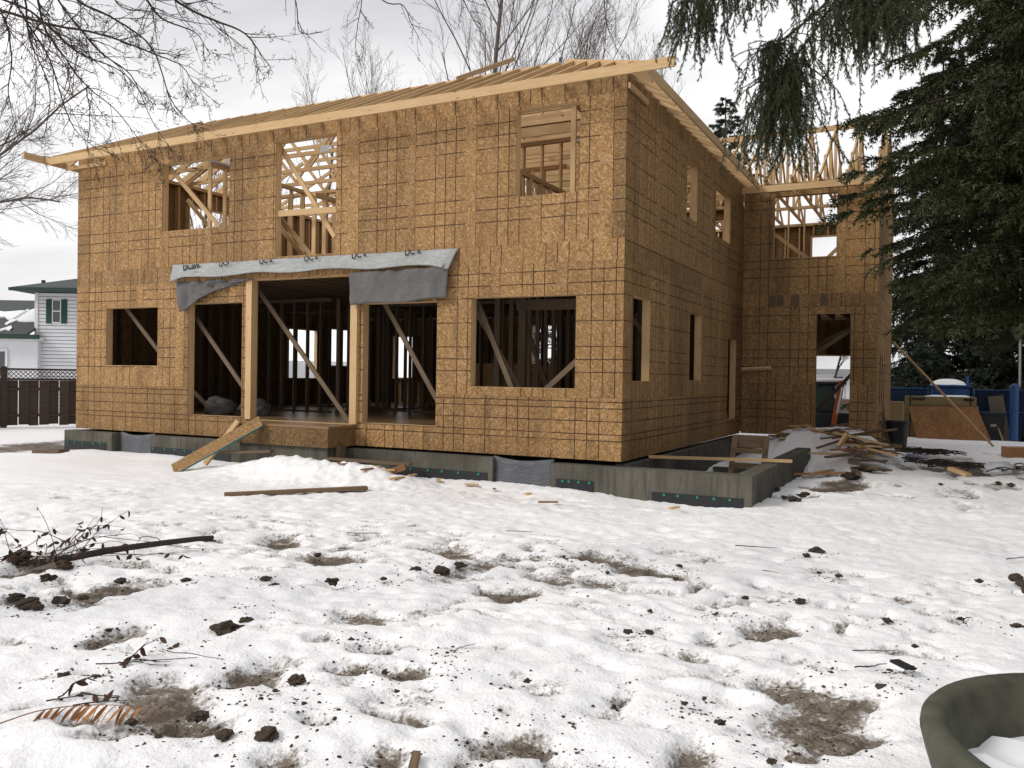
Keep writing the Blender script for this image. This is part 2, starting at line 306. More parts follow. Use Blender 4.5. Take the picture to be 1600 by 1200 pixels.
LIMBS=[
 [(-1.36,-8.58,4.10),(-1.41,-8.54,3.94),(-1.40,-8.48,3.74),(-1.29,-8.37,3.52),(-1.22,-8.29,3.39),(-1.07,-8.15,3.22),(-0.95,-8.04,3.01),(-0.83,-7.92,2.78),],
 [(-1.53,-8.32,4.24),(-1.56,-8.28,4.07),(-1.33,-8.11,3.72),(-1.15,-7.97,3.55),(-1.06,-7.87,3.25),(-0.90,-7.73,2.94),],
 [(-1.43,-9.06,3.73),(-1.25,-8.91,3.69),(-1.02,-8.74,3.62),(-0.75,-8.55,3.58),(-0.59,-8.41,3.53),(-0.43,-8.27,3.47),(-0.35,-8.18,3.43),(-0.29,-8.09,3.27),],
 [(-1.76,-8.10,4.38),(-1.71,-8.02,4.20),(-1.47,-7.85,4.08),(-1.26,-7.68,3.88),(-1.14,-7.57,3.47),(-0.95,-7.42,3.24),],
 [(-0.97,-8.15,4.20),(-0.89,-8.06,4.04),(-0.81,-7.96,3.90),(-0.64,-7.82,3.82),(-0.59,-7.73,3.68),],
 [(-0.55,-8.27,4.06),(-0.46,-8.17,3.91),(-0.26,-8.02,3.80),(-0.08,-7.87,3.71),(-0.01,-7.78,3.58),(0.03,-7.70,3.47),],
 [(0.54,-7.38,4.23),(0.66,-7.26,4.06),(0.77,-7.15,4.05),(0.81,-7.08,3.92),(0.85,-7.00,3.77),],
 [(0.18,-7.79,4.21),(0.23,-7.71,3.96),(0.24,-7.65,3.77),(0.35,-7.53,3.78),],
 [(0.41,-7.22,4.42),(0.42,-7.16,4.15),(0.35,-7.14,3.82),(0.32,-7.10,3.74),],
 [(1.28,-7.34,4.18),(1.35,-7.25,3.94),(1.40,-7.17,3.82),(1.49,-7.07,3.65),],
 [(2.12,-6.57,4.35),(2.13,-6.51,4.09),(2.13,-6.46,3.92),(2.19,-6.37,3.74),],
 [(-1.04,-8.42,3.32),(-1.06,-8.37,3.12),(-1.10,-8.34,2.86),],
 [(-2.36,-8.52,3.83),(-2.15,-8.36,4.05),(-2.11,-8.28,3.77),(-2.17,-8.26,3.44),(-2.15,-8.20,3.10),],
 [(-1.62,-8.59,4.14),(-1.58,-8.52,3.98),(-1.60,-8.47,3.72),(-1.50,-8.37,3.36),(-1.59,-8.36,3.00),],
 [(-1.72,-7.85,4.48),(-1.57,-7.73,4.24),(-1.38,-7.57,4.22),(-1.14,-7.40,4.14),(-0.95,-7.24,4.16),],
 [(-1.36,-8.80,4.00),(-1.33,-8.73,3.80),(-1.19,-8.61,3.47),(-1.09,-8.50,3.04),(-0.93,-8.37,2.83),],
 [(-2.89,-8.23,4.45),(-2.46,-7.95,4.29),(-2.12,-7.73,3.97),(-1.83,-7.52,3.83),(-1.62,-7.37,3.53),],
]
BOUGHS=[
 [(3.99,-4.71,5.10),(3.76,-4.83,4.77),(3.56,-4.94,4.45),(3.44,-5.00,4.24),(3.26,-5.10,3.94),(3.16,-5.15,3.73),],
 [(3.65,-4.66,4.87),(3.48,-4.75,4.54),(3.15,-4.92,4.21),(2.98,-5.01,4.10),],
 [(4.01,-4.93,4.99),(3.32,-5.28,4.72),(2.73,-5.58,4.45),(2.46,-5.72,4.32),],
 [(4.20,-5.06,4.88),(4.02,-5.15,4.58),(3.81,-5.26,4.35),(3.63,-5.35,4.22),],
 [(4.47,-4.24,5.21),(4.18,-4.39,4.77),(3.99,-4.49,4.58),(3.85,-4.56,4.44),],
]
# ------------------------------------------------------------------ ground
def gz(x, y):
    x = np.asarray(x, float); y = np.asarray(y, float)
    z = -0.5+0.17*sstep(-2, -9, y)
    right = sstep(1.9, 3.0, x)*sstep(0.0, 4.0, y); z = z+0.12*right
    z = z-0.55*sstep(16.0, 19.0, y)*sstep(0, 2, x)
    z = z-0.10*sstep(-12.5, -15, x)
    z = z+0.34*np.exp(-((x+5.5)/1.5)**2-((y+1.25)/0.5)**2)+0.16*np.exp(-((x+3.9)/0.8)**2-((y+1.1)/0.45)**2)
    z = z+0.72*np.exp(-((x-1.9)/1.30)**4-((y-7.9)/1.7)**2)*sstep(0.0, 0.6, x)
    z = z+0.22*np.exp(-((x-2.9)/0.9)**2-((y-6.0)/1.5)**2)
    z = z+0.06*np.exp(-((y+0.25)/0.45)**2)*(1-sstep(-0.6, 0.4, x))*sstep(-13, -12, x)
    z = z-0.10*np.exp(-((x-1.35)/0.7)**2-((y+0.45)/0.45)**2)
    pit = sstep(0.10, 0.16, x)*(1-sstep(1.76, 1.82, x))*sstep(0.02, 0.10, y)*(1-sstep(4.2, 6.2, y))
    return z*(1-pit)+(-1.7)*pit
def ground():
    rng = np.random.default_rng(4)
    def axis(fine, lo, hi):
        a = [fine[0]]; s = fine[1]-fine[0]
        while a[-1] > lo: s *= 1.09; a.append(a[-1]-s)
        b = [fine[-1]]; s = fine[-1]-fine[-2]
        while b[-1] < hi: s *= 1.09; b.append(b[-1]+s)
        return np.array(a[:0:-1]+list(fine)+b[1:])
    xs = axis(np.arange(-6.5, 7.5, 0.037), -500, 400); ys = np.concatenate([np.arange(-11.0, -6.0, 0.030), np.arange(-6.0, 2.0, 0.050)]); ys = axis(ys, -60, 700)
    X, Y = np.meshgrid(xs, ys)
    Z = gz(X, Y)
    near = np.exp(-np.maximum(0, np.hypot(X-2, Y+6)-9)/10)
    rough = fbm(X*0.9, Y*0.9, 3, 3)-0.5; mid = fbm(X*3.2, Y*3.2, 11, 3)-0.5; fin = fbm(X*13, Y*13, 23, 3)-0.5
    vf = fbm(X*34, Y*34, 29, 2)-0.5; rid = np.abs(fbm(X*6.5, Y*6.5, 37, 3)-0.5)
    lump_ = 0.5+1.3*np.exp(-((X+5.2)/2.2)**2-((Y+1.2)/0.8)**2)+1.0*np.exp(-((X-2.2)/1.6)**2-((Y-7)/2)**2)
    Z += near*(0.11*rough+0.058*mid*(0.45+0.55*sstep(-2.5, -6, Y))+0.036*lump_*fin*1.6+0.010*vf-0.035*rid)+(1-near)*0.25*(fbm(X*0.08, Y*0.08, 5, 3)-0.5)
    # trodden hollows
    n = 2600; hx = rng.uniform(-6, 7.2, n); hy = rng.uniform(-10.8, -0.8, n); hr = rng.uniform(0.028, 0.10, n); hd = rng.uniform(0.10, 0.34, n)*hr
    trod = np.zeros_like(Z)
    for x, y, r, d in zip(hx, hy, hr, hd):
        w = fbm(x*0.5, y*0.5, 41, 2)
        if w < 0.40: continue
        i0, i1 = np.searchsorted(ys, (y-3*r, y+3*r)); j0, j1 = np.searchsorted(xs, (x-3.5*r, x+3.5*r))
        xx, yy = X[i0:i1, j0:j1], Y[i0:i1, j0:j1]
        e = np.exp(-(((xx-x)/(1.25*r))**2+((yy-y)/r)**2)**1.5); Z[i0:i1, j0:j1] -= d*e; trod[i0:i1, j0:j1] = np.maximum(trod[i0:i1, j0:j1], e*d/0.030)
    # bare mud
    mud = np.zeros_like(Z); wob = fbm(X*2.6, Y*2.6, 77, 4)
    for x, y, rx, ry in MUD:
        rx *= 1.05; ry *= 1.05
        i0, i1 = np.searchsorted(ys, (y-2.2*ry-0.3, y+2.2*ry+0.3)); j0, j1 = np.searchsorted(xs, (x-2.2*rx-0.3, x+2.2*rx+0.3))
        xx, yy = X[i0:i1, j0:j1], Y[i0:i1, j0:j1]
        d = np.sqrt(((xx-x)/rx)**2+((yy-y)/ry)**2)+(wob[i0:i1, j0:j1]-0.5)*2.1
        mud[i0:i1, j0:j1] = np.maximum(mud[i0:i1, j0:j1], min(1.0, 0.74+0.9*min(rx, ry))*(1-sstep(0.25, 1.40, d)))
    for _ in range(260):
        x, y = rng.uniform(-3.5, 5.6), rng.uniform(-10.2, -3.6)
        if fbm(x*0.6+9, y*0.6, 15, 2) < 0.46: continue
        rx, ry, st = rng.uniform(0.10, 0.34), rng.uniform(0.035, 0.10), rng.uniform(0.50, 0.80); th = 0.45+rng.normal(0, 0.35); ct, sn_ = math.cos(th), math.sin(th)
        i0, i1 = np.searchsorted(ys, (y-2.2*rx, y+2.2*rx)); j0, j1 = np.searchsorted(xs, (x-2.2*rx, x+2.2*rx)); ddx, ddy = X[i0:i1, j0:j1]-x, Y[i0:i1, j0:j1]-y
        d = np.sqrt(((ddx*ct+ddy*sn_)/rx)**2+((ddy*ct-ddx*sn_)/ry)**2)+(wob[i0:i1, j0:j1]-0.5)*2.4
        mud[i0:i1, j0:j1] = np.maximum(mud[i0:i1, j0:j1], st*(1-sstep(0.1, 1.5, d)))
    fore = sstep(-2.5, -5.5, Y)*near
    spec = sstep(0.56, 0.72, fbm(X*5.5, Y*5.5, 91, 4))*sstep(0.40, 0.56, fbm(X*0.55+3, Y*0.55, 55, 3))
    mud = np.maximum(mud, 0.66*spec*(0.25+0.75*fore)*near)
    mud = np.maximum(mud, 0.50*np.minimum(trod, 1)*fore)
    pit = (X > 0.1) & (X < 1.82) & (Y > 0.05) & (Y < 4.6); mud[pit] = 1
    under = (X > -12.8) & (X < 0) & (Y > 0.1) & (Y < 11); mud[under] = 1
    yard = sstep(3.5, 5, X)*sstep(-1.2, 0.5, Y)*(1-sstep(12, 14, Y)); mud = np.maximum(mud, 0.62*yard*sstep(0.50, 0.60, fbm(X*1.1, Y*0.8, 66, 4)))
    mud = mud*(1-0.85*np.exp(-((X-2.3)/1.5)**4-((Y-6.6)/2.4)**4)); mud[under] = 1
    Z -= near*(0.02*mud+0.040*sstep(0.35, 0.62, mud+(fbm(X*11, Y*11, 13, 3)-0.5)*0.5))
    nx, ny = len(xs), len(ys)
    V = np.stack([X, Y, Z], -1).reshape(-1, 3)
    i = np.arange(ny-1)[:, None]*nx; j = np.arange(nx-1)[None, :]
    F = np.stack([i+j, i+j+1, i+nx+j+1, i+nx+j], -1).reshape(-1, 4)
    m = M('trodden_snow', 0.62, 0.25); v = m.coords()
    at = m.n('ShaderNodeAttribute'); at.attribute_name = 'mud'
    n1 = m.noise(v, 7, 6, 0.7); n2 = m.noise(v, 42, 4, 0.6)
    q = m.math('ADD', at.outputs['Fac'], m.math('ADD', m.math('MULTIPLY', m.math('SUBTRACT', n1, 0.5), 1.5), m.math('MULTIPLY', m.math('SUBTRACT', n2, 0.5), 1.1)))
    fac = m.ramp(q, (0.22, 0.0), (0.40, 0.10), (0.50, 0.34), (0.78, 1.0)); core = m.ramp(q, (0.95, 0.0), (1.3, 1.0))
    sn = m.mix(m.noise(v, 1.1, 4), (0.85, 0.85, 0.865), (0.92, 0.92, 0.925))
    mudc = m.mix(n1, (0.23, 0.195, 0.155), (0.105, 0.083, 0.062)); mudc = m.mix(m.math('MULTIPLY', core, 0.8), mudc, (0.075, 0.056, 0.042))
    m.col(m.mix(fac, sn, mudc))
    m.b.inputs['Subsurface Weight'].default_value = 0.0
    m.bump(m.math('ADD', n1, m.math('MULTIPLY', n2, 0.5)), 0.7, 0.025)
    g = npmesh('ground', V, F, m.m, smooth=True)
    a = g.data.attributes.new('mud', 'FLOAT', 'POINT'); a.data.foreach_set('value', mud.ravel().astype(np.float32))
    return struct(g)
ground()
def G(x, y): return float(gz(x, y))

# ------------------------------------------------------------------ the house
HW, HD, HH = 12.84, 10.9, 6.0
house = thing('unfinished_house', 'unfinished two-storey timber house sheathed in strand board with open roof framing', 'house', (-6.4, 4, -0.5))
def frame(origin, a): return Matrix.Translation(origin) @ Matrix.Rotation(a, 4, 'Z')
def cells(u0, u1, z0, z1, ops):
    """rectangle minus openings -> connected groups of grid cells"""
    us = sorted({u0, u1} | {min(max(q, u0), u1) for o in ops for q in o[:2]}); zs = sorted({z0, z1} | {min(max(q, z0), z1) for o in ops for q in o[2:4]})
    ok = {}
    for i in range(len(us)-1):
        for j in range(len(zs)-1):
            cu, cz = (us[i]+us[i+1])/2, (zs[j]+zs[j+1])/2
            if us[i+1]-us[i] > 1e-4 and zs[j+1]-zs[j] > 1e-4 and not any(o[0] < cu < o[1] and o[2] < cz < o[3] for o in ops): ok[(i, j)] = 1
    groups = []
    while ok:
        st = [next(iter(ok))]; g = set()
        while st:
            c = st.pop()
            if c in ok:
                del ok[c]; g.add(c); i, j = c; st += [(i+1, j), (i-1, j), (i, j+1), (i, j-1)]
        groups.append(g)
    return us, zs, groups
rp_ = random.Random(7)
def panel(u0, u1, z0, z1, ops, mat, wall, W, th=0.012, gap=0.0006):
    us, zs, groups = cells(u0+gap, u1-gap, z0+gap, z1-gap, ops)
    for g in groups:
        if len(g) == 0: continue
        dy = rp_.uniform(-0.003, 0.0)
        idx = {}; V = []; F = []
        def vv(i, j, b):
            k = (i, j, b)
            if k not in idx: idx[k] = len(V); V.append((us[i]-u0, dy+(th if b else 0), zs[j]-z0))
            return idx[k]
        for (i, j) in g:
            F.append((vv(i, j, 0), vv(i+1, j, 0), vv(i+1, j+1, 0), vv(i, j+1, 0)))
            F.append((vv(i, j, 1), vv(i, j+1, 1), vv(i+1, j+1, 1), vv(i+1, j, 1)))
            if (i-1, j) not in g: F.append((vv(i, j, 0), vv(i, j+1, 0), vv(i, j+1, 1), vv(i, j, 1)))
            if (i+1, j) not in g: F.append((vv(i+1, j, 0), vv(i+1, j, 1), vv(i+1, j+1, 1), vv(i+1, j+1, 0)))
            if (i, j-1) not in g: F.append((vv(i, j, 0), vv(i, j, 1), vv(i+1, j, 1), vv(i+1, j, 0)))
            if (i, j+1) not in g: F.append((vv(i, j+1, 0), vv(i+1, j+1, 0), vv(i+1, j+1, 1), vv(i, j+1, 1)))
        mesh('sheathing_panel', V, F, mat, wall, W @ Matrix.Translation((u0, 0, z0)))
def lbeam(name, W, p0, p1, w, d, mat, parent, up=(0, 0, 1)):
    return beam(name, W @ Vector(p0), W @ Vector(p1), w, d, mat, parent, W.to_3x3() @ Vector(up))
def wall(origin, a, L, ops, rows, z1=HH, studs=False, jambmat=PINE, jambs=True, spacing=0.406):
    """local frame: x along the wall, y inwards, z up"""
    W = frame(origin, a)
    w = lbeam('wall', W, (0.02, 0.085, z1-0.02), (L-0.02, 0.085, z1-0.02), 0.138, 0.076, PINE, house)
    for (z0, zt, pw, off, mat) in rows:
        u = -off
        while u < L-1e-3:
            a0, a1 = max(0, u), min(L, u+pw)
            if a1-a0 > 0.01: panel(a0, a1, z0, zt, ops, mat, w, W)
            u += pw
    if jambs:
        for o in ops:
            u0, u1, b0, b1 = o[:4]
            lbeam('jamb', W, (u0-0.012, 0.086, b0), (u0-0.012, 0.086, b1), 0.14, 0.036, jambmat, w, (1, 0, 0))
            lbeam('jamb', W, (u1+0.012, 0.086, b0), (u1+0.012, 0.086, b1), 0.14, 0.036, jambmat, w, (1, 0, 0))
            lbeam('sill', W, (u0-0.03, 0.083, b0-0.012), (u1+0.03, 0.083, b0-0.012), 0.148, 0.036, jambmat, w)
            lbeam('header', W, (u0-0.03, 0.086, b1+0.012), (u1+0.03, 0.086, b1+0.012), 0.14, 0.036, jambmat, w)
    if studs:
        for (s0, s1) in studs:
            u = 0.12
            while u < L-0.1:
                segs = [(s0, s1)]
                for o in ops:
                    if o[0]-0.02 < u < o[1]+0.02 and o[2] < s1 and o[3] > s0:
                        segs = [(s0, max(s0, o[2]-0.04)), (min(s1, o[3]+0.04), s1)]
                for q0, q1 in segs:
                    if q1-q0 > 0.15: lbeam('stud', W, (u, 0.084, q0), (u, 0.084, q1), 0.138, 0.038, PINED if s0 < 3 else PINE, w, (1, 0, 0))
                u += spacing
    return w, W
# front wall (u = X + HW)
X = lambda x: x+HW
front_ops = [(X(-10.17), X(-8.27), 4.20, 5.60), (X(-7.07), X(-5.61), 3.515, 5.72), (X(-1.90), X(-0.77), 4.235, 5.66),
             (X(-11.86), X(-10.26), 1.40, 2.645), (X(-9.36), X(-7.89), 0.41, 2.68), (X(-7.64), X(-5.21), 0.372, 3.10),
             (X(-4.95), X(-3.385), 0.41, 2.57), (X(-2.70), X(-0.795), 1.11, 2.61)]
rows_main = [(0.0, 0.97, 2.44, 0.55, OSBH), (0.97, 3.13, 1.22, 0.30, OSBV), (3.13, 3.46, 2.44, 1.1, OSBS), (3.46, 5.72, 1.22, 0.78, OSBV), (5.72, 6.03, 2.44, 0.4, OSBS)]
fw, FW = wall((-HW, 0, 0), 0, HW, front_ops, rows_main)
# right wall: u = Y
side_ops = [(3.44, 4.25, 4.40, 5.54), (5.74, 7.15, 4.40, 5.50), (0.43, 1.36, 1.245, 2.62), (3.82, 4.75, 1.265, 2.61), (7.10, 8.0, 0.38, 2.25)]
rows_side = [(0.0, 0.97, 2.44, 1.2, OSBH), (0.97, 3.13, 1.22, 0.0, OSBV), (3.13, 3.46, 2.44, 0.3, OSBH), (3.46, 5.72, 1.22, 0.6, OSBV), (5.72, 6.06, 2.44, 1.4, OSBV)]
sw, SW = wall((0, 0.014, 0), RAD(90), 8.52, side_ops, rows_side)
# wing: front wall at Y = 8.54, side wall at X = 3.05
WY, WX = 8.54, 3.05
wing_ops = [(0.70, 2.13, 4.215, 5.70), (1.71, 2.475, 0.19, 2.88)]
rows_wing = [(0.0, 1.22, 2.44, 0.2, OSBV), (1.22, 3.05, 1.22, 0.5, OSBV), (3.05, 3.36, 2.44, 1.0, OSBS), (3.36, 5.0, 1.22, 0.1, OSBV), (5.0, 6.0, 2.44, 0.9, OSBV)]
ww, WW = wall((0.014, WY, 0), 0, WX-0.014, wing_ops, rows_wing)
wsw, WSW = wall((WX, WY+0.014, 0), RAD(90), 5.8, [(1.0, 1.28, 0.75, 1.95), (1.75, 2.03, 0.75, 1.95), (2.5, 2.78, 0.75, 1.95)], [(-0.3, 2.13, 1.22, 0.0, OSBV), (2.13, 3.36, 2.44, 0.0, OSBH), (3.36, 6.0, 1.22, 0.6, OSBV)])
# left wall and back walls, seen from inside through the openings
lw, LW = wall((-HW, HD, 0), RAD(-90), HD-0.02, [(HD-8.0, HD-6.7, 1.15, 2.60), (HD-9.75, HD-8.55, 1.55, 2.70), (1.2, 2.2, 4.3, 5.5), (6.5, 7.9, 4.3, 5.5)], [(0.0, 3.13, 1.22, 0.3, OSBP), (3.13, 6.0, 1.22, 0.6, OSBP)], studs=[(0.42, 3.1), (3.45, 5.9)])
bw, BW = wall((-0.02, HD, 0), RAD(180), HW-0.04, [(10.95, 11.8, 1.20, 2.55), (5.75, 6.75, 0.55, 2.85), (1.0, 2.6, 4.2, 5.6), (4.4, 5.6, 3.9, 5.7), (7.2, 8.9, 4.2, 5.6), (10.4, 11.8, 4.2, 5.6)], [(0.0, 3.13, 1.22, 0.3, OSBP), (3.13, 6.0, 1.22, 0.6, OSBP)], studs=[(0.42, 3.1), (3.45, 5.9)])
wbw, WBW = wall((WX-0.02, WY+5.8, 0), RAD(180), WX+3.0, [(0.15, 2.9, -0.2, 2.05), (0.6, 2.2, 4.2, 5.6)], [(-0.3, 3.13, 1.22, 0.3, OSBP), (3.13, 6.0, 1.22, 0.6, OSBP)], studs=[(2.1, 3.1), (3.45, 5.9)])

# floors and joists
gd = box('floor_deck', -HW+0.02, -0.02, 0.02, HD-0.02, 0.33, 0.365, DECKW, house)
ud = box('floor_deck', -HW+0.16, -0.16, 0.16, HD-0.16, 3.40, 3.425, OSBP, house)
for i in range(31):
    x = -HW+0.3+i*0.406
    beam('joist', (x, 0.17, 3.255), (x, HD-0.17, 3.255), 0.045, 0.28, PINED, ud)
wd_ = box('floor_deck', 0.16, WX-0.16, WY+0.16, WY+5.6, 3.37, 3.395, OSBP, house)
for i in range(7): beam('joist', (0.3+i*0.406, WY+0.17, 3.23), (0.3+i*0.406, WY+5.6, 3.23), 0.045, 0.27, PINED, wd_)
# porch beam, posts and landing
pb = beam('porch_beam', (-9.7, 0.11, 3.26), (-3.0, 0.11, 3.26), 0.13, 0.24, PINED, house)
beam('post', (-7.695, 0.05, 0.385), (-7.695, 0.05, 3.10), 0.16, 0.145, PINE, house, (1, 0, 0))
beam('post', (-5.12, -0.005, 0.385), (-5.12, -0.005, 3.10), 0.12, 0.15, PINE, house, (1, 0, 0))
beam('post', (-4.985, 0.03, 0.385), (-4.985, 0.03, 0.95), 0.05, 0.07, PINE, house, (1, 0, 0))
ld = box('landing', -7.3, -5.06, -0.8, 0.0, 0.335, 0.372, DECKW, house)
box('landing_footing', -7.2, -5.14, -0.72, -0.17, -1.2, -0.003, CONC, ld); box('landing_side', -7.28, -5.08, -0.79, -0.775, 0.0, 0.334, OSBD, ld); box('landing_side', -5.094, -5.079, -0.774, -0.002, 0.0, 0.334, OSBD, ld); box('landing_side', -7.28, -7.265, -0.774, -0.002, 0.0, 0.334, OSBD, ld)

# stud partitions
def partition(p0, p1, z0, z1, mat, skip=(), spacing=0.406, plate=True):
    p0, p1 = Vector(p0), Vector(p1); d = p1-p0; n = d.normalized(); L = d.length
    b = beam('partition', (p0.x, p0.y, z1-0.04), (p1.x, p1.y, z1-0.04), 0.09, 0.076, mat, house)
    beam('sole_plate', (p0.x, p0.y, z0+0.02), (p1.x, p1.y, z0+0.02), 0.09, 0.038, mat, b)
    u = 0.03
    while u < L:
        if not any(s0 < u < s1 for s0, s1 in skip):
            q = p0+n*u
            beam('stud', (q.x, q.y, z0+0.04), (q.x, q.y, z1-0.08), 0.09, 0.038, mat, b, n)
        u += spacing
    return b
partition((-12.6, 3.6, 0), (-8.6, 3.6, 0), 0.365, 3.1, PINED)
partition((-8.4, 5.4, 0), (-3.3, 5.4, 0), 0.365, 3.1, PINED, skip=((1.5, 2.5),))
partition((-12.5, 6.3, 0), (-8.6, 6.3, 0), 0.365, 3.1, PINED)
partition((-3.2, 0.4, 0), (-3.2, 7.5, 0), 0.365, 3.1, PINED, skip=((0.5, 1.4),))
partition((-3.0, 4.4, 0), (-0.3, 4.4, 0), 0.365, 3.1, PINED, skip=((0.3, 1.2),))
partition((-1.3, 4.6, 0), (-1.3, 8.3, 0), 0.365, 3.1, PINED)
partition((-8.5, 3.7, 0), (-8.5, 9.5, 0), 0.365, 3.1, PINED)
box('sheet_on_partition', -6.6, -3.45, 5.46, 5.475, 0.37, 1.6, OSBP, house)
partition((-9.15, 0.3, 0), (-9.15, 6.0, 0), 3.425, 5.62, PINE); partition((-6.35, 0.25, 0), (-6.35, 5.0, 0), 3.425, 4.75, PINE, spacing=0.3)
partition((-12.5, 4.6, 0), (-3.0, 4.6, 0), 3.425, 5.95, PINE, skip=((4.2, 5.1),)); partition((-4.4, 2.8, 0), (-0.3, 2.8, 0), 3.425, 5.97, PINE)
partition((-2.0, 0.3, 0), (-2.0, 2.7, 0), 3.425, 4.78, PINE); partition((-3.0, 7.2, 0), (-0.3, 7.2, 0), 3.425, 5.95, PINE)
partition((-1.15, 0.6, 0), (-1.15, 2.7, 0), 3.425, 5.9, PINE, spacing=0.5)
partition((0.2, 11.2, 0), (2.9, 11.2, 0), 3.4, 5.95, PINE, skip=((0.9, 2.2),))
# diagonal bracing and loose posts, nailed in the openings
br = lambda a, b, m=PINED, w=0.038, d=0.089: beam('brace', a, b, d, w, m, house, (0, 1, 0))
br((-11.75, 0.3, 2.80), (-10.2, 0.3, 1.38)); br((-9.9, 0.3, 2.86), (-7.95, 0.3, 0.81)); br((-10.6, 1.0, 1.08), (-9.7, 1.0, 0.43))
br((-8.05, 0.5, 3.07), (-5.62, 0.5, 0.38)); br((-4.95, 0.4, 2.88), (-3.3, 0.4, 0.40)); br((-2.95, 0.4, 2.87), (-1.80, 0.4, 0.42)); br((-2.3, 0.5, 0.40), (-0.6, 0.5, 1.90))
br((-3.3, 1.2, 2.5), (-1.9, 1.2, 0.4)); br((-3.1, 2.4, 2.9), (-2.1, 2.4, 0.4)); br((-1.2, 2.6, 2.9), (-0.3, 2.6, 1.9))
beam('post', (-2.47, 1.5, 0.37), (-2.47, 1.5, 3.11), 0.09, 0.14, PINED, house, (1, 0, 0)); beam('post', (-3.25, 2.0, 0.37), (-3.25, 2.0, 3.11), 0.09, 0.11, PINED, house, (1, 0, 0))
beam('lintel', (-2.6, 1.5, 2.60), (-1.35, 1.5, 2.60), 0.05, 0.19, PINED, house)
br((-10.42, 0.22, 5.78), (-8.75, 0.22, 4.24), PINE); br((-7.36, 0.22, 5.95), (-5.80, 0.22, 3.86), PINE); br((-7.44, 0.5, 4.41), (-6.60, 0.5, 3.59), PINE); br((-7.9, 0.9, 4.41), (-7.0, 0.9, 3.53), PINE)
br((-11.0, 1.4, 5.2), (-9.3, 1.4, 3.6), PINE); br((-6.3, 2.2, 3.5), (-5.3, 2.2, 4.5), PINE); br((-2.3, 1.4, 5.0), (-1.7, 1.4, 3.5), PINE)
beam('rail', (-7.16, 0.062, 4.36), (-5.55, 0.062, 4.33), 0.038, 0.115, PINE, house)
br((0.4, 9.6, 5.1), (2.4, 9.6, 3.5), PINE); br((0.8, 10.4, 3.5), (2.6, 10.4, 5.3), PINE); br((0.9, 9.2, 1.45), (2.9, 9.2, 2.85)); br((1.0, 9.9, 1.9), (2.9, 9.9, 2.9)); br((1.2, 11.0, 0.2), (2.9, 11.0, 2.2))
beam('vapour_strip', (-9.1, 0.2, 5.64), (-9.1, 1.6, 5.64), 0.14, 0.03, CLEARP, house); beam('vapour_strip', (-2.0, 2.74, 5.86), (-0.4, 2.74, 5.86), 0.12, 0.05, CLEARP, house)

# ------------------------------------------------------------------ roof
PITCH = 0.5; OV = 0.45; ZE = 5.95; TT = 2.3
roof = beam('roof', (-10.9, -OV+TT, ZE+PITCH*TT-0.09), (-1.95, -OV+TT, ZE+PITCH*TT-0.09), 0.038, 0.14, PINE, house)   # top chord of the hip girder
beam('fascia', (-13.30, -OV-0.02, 5.865), (-6.2, -OV-0.02, 5.868), 0.038, 0.15, PINE, roof); beam('fascia', (-6.197, -OV-0.02, 5.865), (0.88, -OV-0.02, 5.875), 0.038, 0.15, PINE, roof)
beam('fascia', (0.45, -OV+0.002, 5.865), (0.45, 8.02, 5.865), 0.038, 0.15, PINE, roof); beam('fascia', (-13.32, -0.95, 5.90), (-13.32, 3.0, 5.86), 0.038, 0.15, PINE, roof)
beam('ledger', (-13.22, -0.02, 5.80), (-11.9, -0.02, 5.80), 0.036, 0.075, PINE, roof); beam('ledger', (0.035, 0.0, 5.80), (0.035, 0.9, 5.80), 0.036, 0.085, PINE, roof)
rr = random.Random(5)
sl_ = math.sqrt(1+PITCH**2); nrm = Vector((0, -PITCH, 1)).normalized()
n = 33
for i in range(n):
    x = -13.05+i*0.41
    t = min(TT-0.02, x+13.30, 0.45-x)
    if t < 0.25: continue
    t0 = 0.02; dz = -0.05
    beam('rafter', (x, -OV+t0, ZE+PITCH*t0+dz), (x, -OV+t, ZE+PITCH*t+dz), 0.038, 0.09, PINE, roof, nrm)
beam('rafter', (-4.02, 1.6, ZE+PITCH*2.05+0.02), (-4.02, 4.0, ZE+PITCH*4.45+0.02), 0.038, 0.09, PINE, roof, nrm)
beam('hip_rafter', (0.43, -OV+0.02, ZE-0.06), (0.45-TT, -OV+TT, ZE+PITCH*TT-0.06), 0.038, 0.15, PINE, roof); beam('hip_rafter', (-13.28, -OV+0.02, ZE-0.06), (-13.30+TT, -OV+TT, ZE+PITCH*TT-0.06), 0.038, 0.15, PINE, roof)
for i in range(21):
    y = 0.02+i*0.41
    t = min(TT, y+OV)
    beam('rafter', (0.43, y, ZE-0.085), (0.45-t, y, ZE-0.085+PITCH*t), 0.038, 0.16, PINE, roof)
    if i < 12: beam('rafter', (-13.28, y, ZE-0.085), (-13.30+t, y, ZE-0.085+PITCH*t), 0.038, 0.16, PINE, roof)
def truss(y):
    b = beam('roof_truss', (-12.8, y, 6.055), (-0.04, y, 6.055), 0.038, 0.09, PINE, house)
    zt = ZE+PITCH*TT-0.16
    beam('top_chord', (-10.9, y, zt), (-1.95, y, zt), 0.038, 0.09, PINE, b)
    beam('top_chord', (-12.95, y, 6.03), (-10.95, y, zt-0.03), 0.038, 0.09, PINE, b); beam('top_chord', (0.1, y, 6.03), (-1.9, y, zt-0.03), 0.038, 0.09, PINE, b)
    k = 14; xs = np.linspace(-10.9, -1.95, k)
    for j in range(k-1):
        a, c = (6.11, zt-0.05) if j % 2 else (zt-0.05, 6.11)
        beam('web', (xs[j], y, a), (xs[j+1], y, c), 0.038, 0.075, PINE, b)
        if y < 2.6: beam('gusset_plate', (xs[j]-0.12, y-0.021, a), (xs[j]+0.12, y-0.021, a), 0.003, 0.14, STEEL, b)
